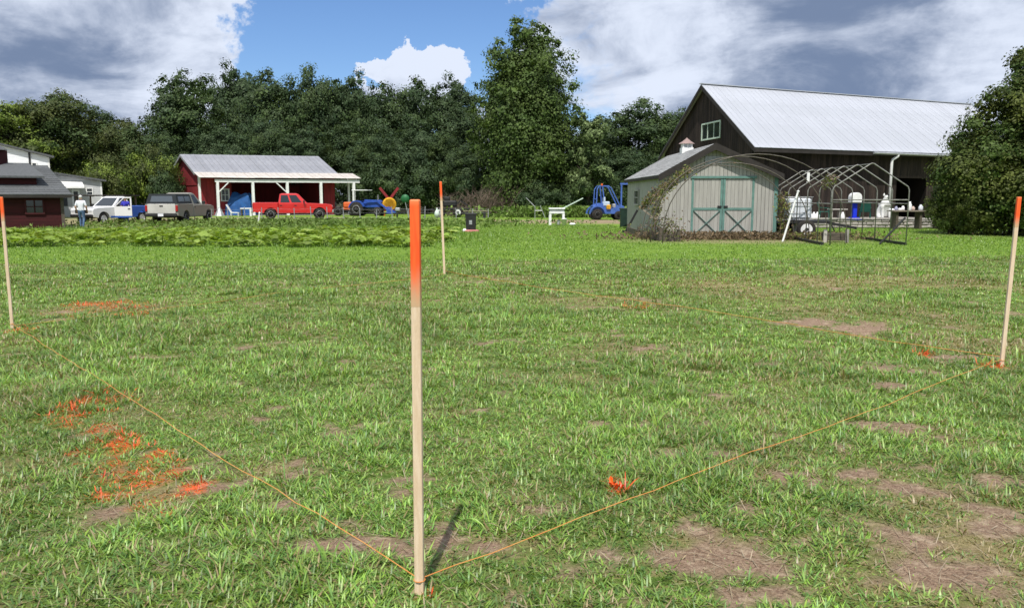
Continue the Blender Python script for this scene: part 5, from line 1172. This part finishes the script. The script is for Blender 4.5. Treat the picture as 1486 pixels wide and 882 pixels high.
pg = thing('grey_pump', 'low grey pump standing at the fence below the yellow spreader', 'pump', (xat(577, 60), 60, 0)); mb = MB(); mb.cbox((0, 0, .72), (.36, .3, .26), .05); mb.build('housing', 'galv', pg); mb = MB(); mb.tube([(-.05, 0, 0), (-.05, 0, .62)], .07, 8); mb.build('stand', 'black_plastic', pg)
# black wagon
wg = thing('wagon', 'black flat wagon with white rimmed wheels behind the far stake', 'wagon', (xat(655, 66), 66, 0), R(3))
mb = MB()
for i in range(5): mb.box((.15, -.6 + i * .3, .78), (3.0, .28, .06))
mb.build('deck', 'old_plank', wg); mb = MB(); mb.box((.1, 0, .66), (2.8, .9, .14)); mb.beam((-1.4, 0, .62), (-2.9, 0, .55), .1, .1); mb.build('frame', 'black_plastic', wg)
for x in (-.95, .55):
    for s_ in (-1, 1): wheel(wg, (x, s_ * .72, .42), .42, .24, 18, 'white_rim', .55, disc=True)
mb = MB(); mb.cbox((-.1, 0, 1.1), (1.1, 1.0, .5), .1); mb.cbox((-.35, 0, 1.5), (.5, .6, .35), .08); mb.build('load', 'black_plastic', wg)
mb = MB(); mb.beam((.75, -.3, 1.35), (1.55, -.3, .82), .1, .1, up=(0, 1, 0)); mb.beam((.75, -.3, 1.35), (.2, -.3, .85), .1, .1, up=(0, 1, 0)); mb.build('tipping_frame', 'black_plastic', wg)
pk = thing('plank_stack', 'brown planks lying on blocks right of the black wagon', 'planks', (xat(690, 63), 63, 0))
for i in range(3): mb = MB(); mb.box((0, -.2 + .2 * i, .55 + .0 * i), (1.9, .18, .06)); mb.build('plank', 'table_plank', pk)
for x in (-.7, .7): mb = MB(); mb.box((x, 0, .26), (.2, .5, .52)); mb.build('block', 'black_plastic', pk)
gj = thing('pale_green_jug', 'pale green jug in the weeds left of the far stake', 'jug', (xat(634, 52), 52, 0)); mb = MB(); mb.lathe([(.16, .35), (.17, .6), (.12, .75), (.05, .82), (.05, .9)], (0, 0, 0), 'z', 10); mb.build('jug_body', 'pale_green', gj, True); mb = MB(); mb.lathe([(.06, .9), (.06, .95)], (0, 0, 0), 'z', 8); mb.build('lid', 'white_plastic', gj)
mb = MB(); mb.tube([(0, 0, 0), (0, 0, .36)], .05, 6); mb.build('stand', 'galv', gj)
# small black machine on the lawn
bb = thing('burn_bin', 'narrow black bin with a pinkish base standing alone on the lawn', 'bin', (xat(683, 38.2), 38.2, 0))
mb = MB(); mb.box((0, 0, .46), (.44, .36, .70), taper=1.12); mb.build('bin_body', 'black_plastic', bb); mb = MB(); mb.cbox((0, .02, .84), (.56, .46, .07), .02); mb.build('lid', 'black_plastic', bb)
mb = MB(); mb.lathe([(.42, 0), (.42, .05), (.30, .10), (.0, .10)], (0, 0, 0), 'z', 14); mb.build('base', 'pink_paint', bb); mb = MB(); mb.box((0, -.21, .45), (.14, .02, .2)); mb.build('label_plate', 'galv', bb)
for s_ in (-1, 1): mb = MB(); mb.tube([(s_ * .2, .18, .1), (s_ * .22, .2, .86)], .035, 6); mb.build('handle', 'black_plastic', bb)
o = MB().lathe([(.0, .0), (.09, .01), (.1, .09), (.05, .15), (0, .16)], (0, 0, 0), 'z', 8).build('white_ball', 'white_plastic'); o.location = (xat(674, 38), 38, 0); tag(o, 'white ball at the foot of the narrow black bin', 'ball')
# white wash table
wt = thing('wash_table', 'white wash table with a pale trough at the dirt road', 'table', (xat(808, 47.2), 47.2, 0))
mb = MB(); mb.cbox((0, 0, .97), (.95, .6, .08), .02); mb.box((0, 0, .74), (.9, .55, .10)); mb.build('table_top', 'white_plastic', wt)
mb = MB(); mb.box((0, 0, .86), (.84, .5, .14)); mb.build('basin', 'galv', wt)
for x in (-.39, .39):
    for y in (-.22, .22): mb = MB(); mb.box((x, y, .35), (.13, .08, .70)); mb.build('leg', 'white_plastic', wt)
mb = MB(); mb.beam((.4, 0, 1.0), (1.55, .1, 1.58), .12, .05); mb.build('trough', 'pale_green', wt)
bk = thing('bucket', 'white bucket beside the right leg of the wash table', 'bucket', (xat(819, 46.8), 46.8, 0)); mb = MB(); mb.lathe([(.13, 0), (.16, .36), (.17, .36), (.17, .38), (.15, .38), (.12, .05), (0, .05)], (0, 0, 0), 'z', 14); mb.build('pail', 'white_plastic', bk, True); mb = MB(); mb.tube([(-.16, 0, .36), (-.1, 0, .42), (.1, 0, .42), (.16, 0, .36)], .008, 5); mb.build('handle', 'galv', bk)
o = MB().lathe([(.0, 0), (.17, .0), (.2, .07), (.12, .13), (0, .14)], (0, 0, 0), 'z', 10).build('white_bowl', 'white_plastic'); o.location = (xat(831, 47), 47, 0); tag(o, 'white bowl upside down on the dirt right of the bucket', 'bowl')
o = MB().cbox((0, 0, .15), (.2, .2, .3), .03).build('grey_canister', 'galv'); o.location = (xat(811, 47.3), 47.3, 0); tag(o, 'grey canister under the wash table', 'canister')
# wire cage left of the table
gc = thing('plant_cage', 'thin grey frame leaning in the weeds left of the wash table', 'frame', (xat(782, 62), 62, 0)); mb = MB()
for a_, b_ in (((-.3, 0, 0), (-.3, 0, .9)), ((.5, 0, 0), (.1, 0, 1.0)), ((-.3, 0, .9), (-1.0, .1, 1.6)), ((-.3, 0, .6), (.25, 0, .6))): mb.tube([a_, b_], .03, 5)
mb.build('bars', 'galv', gc)
# blue buggy
def buggy():
    t_ = thing('buggy', 'blue utility buggy with roll cage left of the grey shed', 'buggy', (xat(881, 58.5), 58.5, 0), R(6))
    mb = MB(); mb.prism([(-1.1, .5), (-.55, .5), (-.45, .42), (.8, .42), (1.15, .6), (1.2, .95), (.95, 1.05), (.45, .9), (.15, .72), (-.2, .72), (-.3, 1.2), (-.75, 1.2), (-1.15, 1.0)], -.5, .5, .04); mb.build('body', 'kart_blue', t_)
    mb = MB(); mb.cbox((-.15, -.30, 1.15), (.5, .5, .34), .06); mb.cbox((-.3, -.3, 1.45), (.14, .5, .4), .05); mb.build('seat', 'pale_blue', t_)
    mb = MB()
    for s_ in (-1, 1): mb.tube([(-.9, s_ * .48, 1.1), (-.85, s_ * .46, 2.2), (-.7, s_ * .44, 2.42), (.0, s_ * .44, 2.42), (.18, s_ * .44, 2.3), (.85, s_ * .48, 1.0)], .045, 6); mb.tube([(-.45, s_ * .45, 2.42), (-.3, s_ * .47, 1.1)], .05, 6)
    for x, z in ((-.7, 2.42), (.0, 2.42), (-.87, 1.5)): mb.tube([(x, -.46, z), (x, .46, z)], .035, 6)
    mb.build('roll_cage', 'kart_blue', t_)
    mb = MB(); mb.box((1.05, 0, 1.7), (.1, .1, 1.9)); mb.box((1.25, 0, 2.6), (.6, .12, .12)); mb.box((1.05, 0, .85), (.3, .4, .3)); mb.build('mast', 'kart_blue', t_)
    mb = MB(); mb.lathe([(.07, 0), (.07, .12), (.0, .16)], (-.5, -.44, 2.46), 'z', 8); mb.build('beacon', 'orange_machine', t_)
    mb = MB(); mb.cbox((.0, -.56, .92), (.32, .12, .34), .05); mb.build('yellow_box', 'yellow_paint', t_)
    mb = MB(); mb.cbox((.45, -.2, 1.0), (.25, .4, .3), .05); mb.build('engine', 'galv', t_)
    for s_ in (-1, 1):
        mb = MB(); mb.prism(arch(-.85, .42, .60, math.pi, math.pi * .05, 8) + arch(-.85, .42, .53, math.pi * .05, math.pi, 8), s_ * .58 - .15, s_ * .58 + .15); mb.build('mudguard', 'kart_blue', t_)
        wheel(t_, (-.85, s_ * .58, .40), .40, .28, 18, 'galv', .45); wheel(t_, (.75, s_ * .56, .32), .32, .22, 16, 'black_plastic', .5)
mat('pale_blue', (.45, .55, .66), None, rough=.5)
buggy()
# wheelie bin
wb = thing('wheelie_bin', 'dark green wheelie bin at the far left corner of the grey shed', 'bin', (xat(908, 43.6), 43.4, 0), R(-5))
mb = MB(); mb.box((0, 0, .52), (.58, .62, .92), taper=1.14); mb.build('bin_body', 'bin_green', wb); mb = MB(); mb.cbox((0, .02, 1.02), (.72, .76, .08), .03); mb.build('lid', 'bin_green', wb)
for s_ in (-1, 1): wheel(wb, (s_ * .27, .33, .13), .13, .07, 12, 'galv', .5, 'x')
mb = MB(); mb.tube([(-.3, .44, .95), (.3, .44, .95)], .025, 6); mb.build('handle', 'black_plastic', wb)
bx_ = thing('black_box', 'black box standing on the wheelie bin lid', 'box', (xat(914, 43.4), 43.4, 1.06)); mb = MB(); mb.cbox((0, 0, .17), (.3, .3, .34), .03); mb.build('carton', 'black_plastic', bx_); mb = MB(); mb.box((0, 0, .36), (.2, .2, .03)); mb.build('lid', 'black_plastic', bx_)

# ------------------------------------------------------------------ hoop frame before the shed
def hoop(label, cx, y, r, h, tilt=0, rad=.019):
    pts = []
    for i in range(25):
        a_ = math.pi * i / 24; x = -r * math.cos(a_); z = h * math.sin(a_) ** .82; pts.append((x, tilt * z, z))
    o = MB().tube(pts, rad, 6).build('greenhouse_hoop', 'tube_metal', None, True); o.location = (cx, y, -.02); tag(o, label, 'hoop', 'bare hoops of the old greenhouse')
hoop('nearest and tallest bare metal hoop, right of the shed doors', xat(1097, 28.6), 28.6, 3.32, 3.18)
hoop('second tallest bare metal hoop arching over the shed doors', xat(1074, 29.2), 29.2, 3.25, 3.13)
hoop('third bare metal hoop crossing the top of the shed doors', xat(1058, 29.8), 29.8, 3.05, 2.93)
hoop('lowest bare metal hoop close against the shed front', xat(1043, 30.4), 30.4, 2.9, 2.85, rad=.016)
# dead vines on the left side of the hoops
def vine(label, pts, n, spread, mats, leaf, seed):
    gg = np.random.default_rng(seed); P = np.array([tuple(p) for p in pts]); seg = gg.integers(0, len(P) - 1, n); f = gg.random((n, 1)); q = P[seg] * (1 - f) + P[seg + 1] * f + gg.normal(0, spread, (n, 3)); q[:, 2] = np.maximum(q[:, 2], .03)
    d = gg.normal(size=(n, 3)); d /= np.linalg.norm(d, axis=1)[:, None]; r1 = gg.normal(size=(n, 3)); tx = np.cross(d, r1); tx /= np.linalg.norm(tx, axis=1)[:, None]; ty = np.cross(d, tx); ln = (leaf * gg.uniform(.5, 1.4, n))[:, None]
    v = np.stack([q - tx * ln, q - ty * ln * .5, q + tx * ln, q + ty * ln * .5], 1).reshape(-1, 3); b = np.arange(n)[:, None] * 4; tr = (b[:, None, :] + np.array([(0, 1, 2), (0, 2, 3)])[None]).reshape(-1, 3)
    t_ = thing('vine', label, 'vine', (0, 0, 0)); place('leaves', fast_mesh('leaves', v, tr, mats, midx=np.repeat((gg.random(n) < .45).astype(int), 2)), t_)
    mb = MB(); g = random.Random(seed)
    for k_ in range(4): mb.tube([Vector(p) + Vector((g.gauss(0, spread * .6), g.gauss(0, spread * .6), max(-p[2] * .9, g.gauss(0, spread * .5)))) for p in pts], .012, 4)
    mb.build('stem', 'dead_twig', t_)
hp = lambda cx, y, r, h, a_: (cx - r * math.cos(a_), y, h * math.sin(a_) ** .82)
vine('yellowing vine climbing the left side of the hoops', [hp(xat(1074, 29.8), 29.8, 3.28, 3.18, a_) for a_ in (.2, .4, .6, .8, .95)], 700, .10, ['vine_leaf', 'vine_brown'], .055, 31)
vine('brown dead vine hanging at the left foot of the hoops', [(xat(930, 33.5), 33.5, 1.2), (xat(945, 32), 32, 1.65), (xat(960, 30.8), 30.8, 2.0), (xat(975, 30.4), 30.4, 2.2)], 600, .10, ['vine_brown', 'vine_leaf'], .06, 32)
vine('tangle of dry stems in the corner of the raised bed', [(xat(935, 32.5), 32.5, .1), (xat(950, 31.5), 31.5, .5), (xat(962, 30.5), 30.5, .3), (xat(975, 29.8), 29.8, .7), (xat(985, 29.6), 29.6, .1)], 900, .22, ['vine_leaf', 'dead_twig'], .045, 33)
vine('green vine hanging on the canopy frame near the tank', [(xat(1138, 31), 31, .2), (xat(1140, 31), 31, 1.1), (xat(1133, 31), 31, 1.7)], 420, .14, ['vine_leaf', 'vine_brown'], .06, 34)
vine('scrap of vine caught on the canopy rafters', [(xat(1193, 28.5), 28.5, 2.0), (xat(1203, 28), 28, 2.35), (xat(1211, 28), 28, 2.2)], 160, .09, ['vine_leaf', 'dead_twig'], .05, 35)
rb = thing('raised_bed', 'low raised bed of dark old planks at the left foot of the hoops', 'raised bed', (0, 0, 0))
ptsb = [(xat(913, 36.2), 36.2), (xat(928, 32.8), 32.8), (xat(960, 29.9), 29.9), (xat(986, 29.6), 29.6)]
for i in range(3):
    mb = MB(); mb.beam((*ptsb[i], .14), (*ptsb[i + 1], .14), .07, .3); mb.build('plank', 'old_plank', rb)
for x, y in ptsb: mb = MB(); mb.box((x, y, .22), (.12, .12, .44)); mb.build('post', 'old_plank', rb)
sp_ = thing('leaning_bar', 'black bar leaning across the raised bed corner by the bin', 'bar', (xat(908, 37), 37, 0)); mb = MB(); mb.beam((0, 0, .0), (.55, 0, 1.05), .09, .09, up=(0, 1, 0)); mb.build('bar', 'black_plastic', sp_); mb = MB(); mb.box((0.02, 0, .06), (.3, .14, .1)); mb.build('foot', 'black_plastic', sp_)
for lb, a_, b_ in (('pale board leaning down to the right in the hoop corner', (xat(934, 31), 31, 1.15), (xat(952, 31), 31, .78)), ('pale board leaning down to the left in the hoop corner', (xat(960, 31), 31, 1.2), (xat(951, 30.8), 30.8, .7))):
    t_ = thing('loose_board', lb, 'board', (0, 0, 0), 0); mb = MB(); mb.beam(a_, b_, .07, .03, up=(0, 1, 0)); mb.build('board', 'table_plank', t_); mb = MB(); mb.tube([b_, (b_[0], b_[1], 0)], .02, 5); mb.build('prop', 'dead_twig', t_)

# ------------------------------------------------------------------ bare canopy frame
cf = thing('canopy_frame', 'bare gabled canopy frame of metal tubes before the barn', 'canopy frame', (0, 0, 0))
near_c, far_c = 12.2, 12.75
ys = [27.2, 28.6, 30.0, 31.3, 32.6, 33.9, 35.2]
rib_pts = []
for i, y in enumerate(ys):
    cx = near_c + (far_c - near_c) * (y - 27.2) / 8; hw, ze, zr = 1.3, 2.0, 2.78
    ps = [(cx - hw, y, -.02), (cx - hw, y, ze - .12), (cx - hw + .05, y, ze), (cx - .06, y, zr - .02), (cx, y, zr), (cx + .06, y, zr - .02), (cx + hw - .05, y, ze), (cx + hw, y, ze - .12), (cx + hw, y, -.02)]
    o = MB().tube(ps, .021, 6).build('rib', 'frame_metal', cf, True); rib_pts.append((cx, y))
for s_ in (-1, 1):
    for z in (1.42,):
        mb = MB(); mb.tube([(cx + s_ * 1.3, y, z) for cx, y in rib_pts], .02, 6); mb.build('side_rail', 'frame_metal', cf)
mb = MB(); mb.tube([(cx, y, 2.76) for cx, y in rib_pts], .018, 6); mb.build('ridge_rail', 'frame_metal', cf)
cx = rib_pts[0][0]
for z in (1.55,): mb = MB(); mb.tube([(cx - 1.3, 27.2, z), (cx + 1.3, 27.2, z)], .02, 6); mb.build('cross_rail', 'frame_metal', cf)
mb = MB(); mb.tube([(cx + .45, 27.3, .05), (cx + 1.25, 27.25, .95)], .035, 6); mb.build('brace', 'black_plastic', cf)
mb = MB(); mb.beam((11.97, 32.56, 2.42), (12.08, 32.56, 2.42), .03, .42); mb.build('patch_plate', 'white_paint', cf)
for s_ in (-1, 1):
    mb = MB(); mb.beam((near_c + s_ * 1.3 - (.25 if s_ < 0 else 0), 27.2, .06), (far_c + s_ * 1.3, 35.2, .06), .07, .09); mb.build('base_rail', 'black_plastic', cf)

wp = thing('white_pole', 'white pole leaning before the tank trailer wheel', 'pole', (xat(1138, 29.6), 29.6, 0)); mb = MB(); mb.tube([(0, 0, -.02), (.55, .15, 1.85)], .036, 8); mb.build('shaft', 'white_paint', wp); mb = MB(); mb.lathe([(.05, 1.84), (.05, 1.88), (0, 1.9)], (.55, .15, 0), 'z', 8); mb.build('cap', 'white_plastic', wp)
pw = thing('planter', 'old grey planter box at the right foot of the hoops', 'planter', (xat(1212, 29.2), 29.2, 0)); mb = MB(); mb.box((0, 0, .2), (.7, .35, .26), taper=1.1); mb.build('box', 'old_plank', pw)
for s_ in (-.4, .4): mb = MB(); mb.box((s_, -.24, .24), (.12, .06, .48)); mb.build('leg', 'stone', pw)
# tank trailer
tt = thing('tank_trailer', 'small trailer with white rimmed wheel carrying the caged tank', 'trailer', (xat(1167, 32.4), 32.4, 0), R(-6))
mb = MB(); mb.box((-.1, 0, .66), (2.1, 1.2, .1)); mb.beam((.95, 0, .62), (2.1, 0, .4), .1, .1); mb.build('chassis', 'black_plastic', tt)
for s_ in (-1, 1): wheel(tt, (-.05, s_ * .68, .37), .37, .22, 20, 'white_rim', .64, disc=True)
mb = MB(); mb.tube([(1.0, -.3, .6), (1.15, -.3, .3), (.9, -.3, .05)], .03, 6); mb.build('jack', 'black_plastic', tt)
tk = thing('caged_tank', 'white plastic tank in a wire cage on the small trailer', 'tank', (xat(1157, 32.5), 32.5, .73), R(-6))
mb = MB(); mb.cbox((0, 0, .45), (.92, .9, .84), .08); mb.build('tank', 'tank_white', tk); mb = MB(); mb.lathe([(.12, .86), (.12, .92), (0, .93)], (0, 0, 0), 'z', 10); mb.build('lid', 'galv', tk)
for i in range(5):
    for s_ in (-1, 1): mb = MB(); mb.tube([(-.44 + i * .22, s_ * .48, 0), (-.44 + i * .22, s_ * .48, .92)], .013, 5); mb.build('cage_bar', 'galv', tk)
for z in (.02, .3, .6, .92):
    mb = MB(); mb.tube([(-.49, -.49, z), (.49, -.49, z), (.49, .49, z), (-.49, .49, z), (-.49, -.49, z)], .013, 5); mb.build('cage_ring', 'galv', tk)
o = MB().lathe([(.12, -.1), (.34, -.11), (.36, 0), (.34, .11), (.12, .1), (.12, -.1)], (0, 0, 0), 'y', 18).build('spare_tyre', 'rubber', None, True); o.location = (xat(1133, 33.2), 33.2, .36); tag(o, 'black tyre leaning between the shed corner and the tank trailer', 'tyre')

# ------------------------------------------------------------------ things on the terrace
TZ = .425
mbx = thing('mailbox', 'white round topped mailbox on a bright blue stand', 'mailbox', (xat(1240.5, 43.6), 43.6, TZ))
mb = MB(); mb.box((0, 0, .04), (.62, .6, .08)); mb.box((0, 0, .10), (.42, .42, .06)); mb.box((0, 0, .50), (.20, .20, .78)); mb.box((0, 0, .9), (.3, .3, .06)); mb.build('stand', 'mail_blue', mbx)
mb = MB(); mb.prism([(-.26, 0), (.26, 0), (.26, .26)] + arch(0, .26, .26, 0, math.pi, 10) + [(-.26, .26)], -.3, .3, .02); b_ = mb.build('box', 'white_plastic', mbx); b_.location = (0, 0, .94)
mb = MB(); mb.box((.28, -.1, 1.12), (.03, .05, .3)); mb.build('flag', 'white_plastic', mbx)
def lawn_chair(label, u, y, rz):
    t_ = thing('garden_chair', label, 'chair', (xat(u, y), y, TZ), rz, 'green garden chairs on the terrace')
    mb = MB(); mb.cbox((0, 0, .42), (.52, .5, .05), .02); mb.build('seat', 'chair_green', t_)
    mb = MB(); mb.hexa([(-.26, .22, .42), (.26, .22, .42), (.26, .27, .42), (-.26, .27, .42), (-.24, .36, .95), (.24, .36, .95), (.24, .40, .95), (-.24, .40, .95)]); mb.build('backrest', 'chair_green', t_)
    for sx_ in (-1, 1):
        mb = MB(); mb.beam((sx_ * .27, -.24, .62), (sx_ * .27, .28, .66), .06, .03); mb.build('armrest', 'chair_green', t_)
        for sy_ in (-1, 1): mb = MB(); mb.tube([(sx_ * .28, sy_ * .24, 0), (sx_ * .25, sy_ * .22, .62 if sy_ < 0 else .42)], .025, 6); mb.build('leg', 'chair_green', t_)
lawn_chair('green garden chair left of the mailbox, side on', 1197, 43.8, R(70)); lawn_chair('green garden chair right of the mailbox', 1256, 44.2, R(160))
bt = thing('terrace_table', 'pale low table between the green chair and the mailbox', 'table', (xat(1216, 43.5), 43.5, TZ)); mb = MB(); mb.cbox((0, 0, .55), (.95, .5, .06), .02); mb.build('table_top', 'concrete', bt)
for x in (-.38, .1): mb = MB(); mb.box((x, 0, .26), (.12, .35, .52)); mb.build('leg', 'concrete', bt)
# seated animal figure
def figure():
    t_ = thing('animal_statue', 'white seated animal statue with a black patched head on the terrace', 'statue', (xat(1284, 43.4), 43.4, TZ), R(0))
    vs = [(0, 0, .55), (0, -.02, .85), (0, -.05, 1.05), (.02, -.12, 1.22), (.03, -.2, 1.3), (0, .12, .3), (-.14, -.12, .75), (-.16, -.14, .4), (-.16, -.17, .05), (.14, -.12, .75), (.2, -.16, .4), (.24, -.19, .05), (-.3, .1, .25), (-.28, -.12, .08), (.32, .1, .25), (.34, -.12, .08)]
    ed = [(0, 1), (1, 2), (2, 3), (3, 4), (0, 5), (1, 6), (6, 7), (7, 8), (1, 9), (9, 10), (10, 11), (5, 12), (12, 13), (5, 14), (14, 15)]
    rd = [.28, .22, .15, .13, .07, .3, .1, .075, .08, .1, .075, .08, .16, .09, .16, .09]
    me = bpy.data.meshes.new('b'); me.from_pydata(vs, ed, []); o = bpy.data.objects.new('b', me); C.objects.link(o); o.modifiers.new('s', 'SKIN')
    for i, r_ in enumerate(rd): me.skin_vertices[0].data[i].radius = (r_, r_); me.skin_vertices[0].data[i].use_root = i == 0
    o.modifiers.new('d', 'SUBSURF').levels = 2
    em = bpy.data.meshes.new_from_object(o.evaluated_get(bpy.context.evaluated_depsgraph_get())); bpy.data.objects.remove(o); em.materials.clear(); em.materials.append(MATS['statue_white']); em.materials.append(MATS['statue_black'])
    for p in em.polygons: p.use_smooth = True; p.material_index = 1 if (p.center.z > 1.1 and p.center.x > .06) else 0
    place('figure', em, t_)
    for s_ in (-1, 1): mb = MB(); mb.lathe([(.05, 0), (.06, .06), (.0, .16)], (s_ * .11 + .02, -.06, 1.28), 'z', 6); mb.build('ear', 'statue_white' if s_ < 0 else 'statue_black', t_)
    mb = MB(); mb.lathe([(.03, -.02), (.0, .02)], (.03, -.27, 1.3), 'y', 6); mb.build('nose', 'statue_black', t_)
figure()
# long plank table with white things
lt = thing('plank_table', 'long weathered plank table before the evergreen', 'table', (xat(1330, 41.2), 41.2, 0), R(3))
for i in range(3): mb = MB(); mb.box((.0, -.25 + .25 * i, .93), (2.7, .24, .05)); mb.build('plank', 'table_plank', lt)
for x in (-1.1, .15, 1.15): mb = MB(); mb.box((x, 0, .45), (.12, .5, .9)); mb.build('leg', 'old_plank', lt)
g = random.Random(20)
defs = [(1297, .30, .10, 'white_plastic', 'flat white tub at the left end of the plank table'), (1302, .16, .22, 'mail_grey', 'blue grey jar on the plank table'), (1308, .2, .13, 'white_plastic', 'low white cup on the plank table'), (1313, .17, .24, 'white_plastic', 'white jug on the plank table'),
        (1319, .20, .46, 'white_plastic', 'tall white bottle on the plank table'), (1326, .2, .22, 'pink_grey', 'pinkish pot on the plank table'), (1339, .22, .3, 'tank_white', 'pale cloudy canister on the plank table'), (1352, .3, .18, 'white_plastic', 'white bowl at the right end of the plank table'), (1360, .2, .22, 'white_plastic', 'white cup at the right tip of the plank table')]
mat('mail_grey', (.32, .33, .45), None, rough=.5); mat('pink_grey', (.50, .38, .33), None, rough=.6)
for u, dm, h, mt, lb in defs:
    mb = MB(); r_ = dm / 2; mb.lathe([(r_ * .8, 0), (r_, h * .1), (r_, h * .65), (r_ * .55, h * .85), (r_ * .5, h), (r_ * .42, h), (r_ * .4, h * .9), (0, h * .88)], (0, 0, 0), 'z', 12); o = mb.build('vessel', mt, None, True); o.location = (xat(u, 41.2), 41.2 + g.uniform(-.2, .2), .955); tag(o, lb, 'container')
for i, (u, lb) in enumerate([(1177, 'first white jug from the tank on the terrace edge'), (1182, 'second white jug from the tank on the terrace edge'), (1187, 'third white jug from the tank on the terrace edge'), (1224, 'white jug below the pale terrace table')]):
    mb = MB(); mb.lathe([(.11, 0), (.12, .05), (.12, .26), (.05, .36), (.04, .42), (0, .42)], (0, 0, 0), 'z', 10); o = mb.build('jug', 'white_plastic', None, True); o.location = (xat(u, 43.1), 43.1, TZ); tag(o, lb, 'jug', 'white jugs on the terrace')
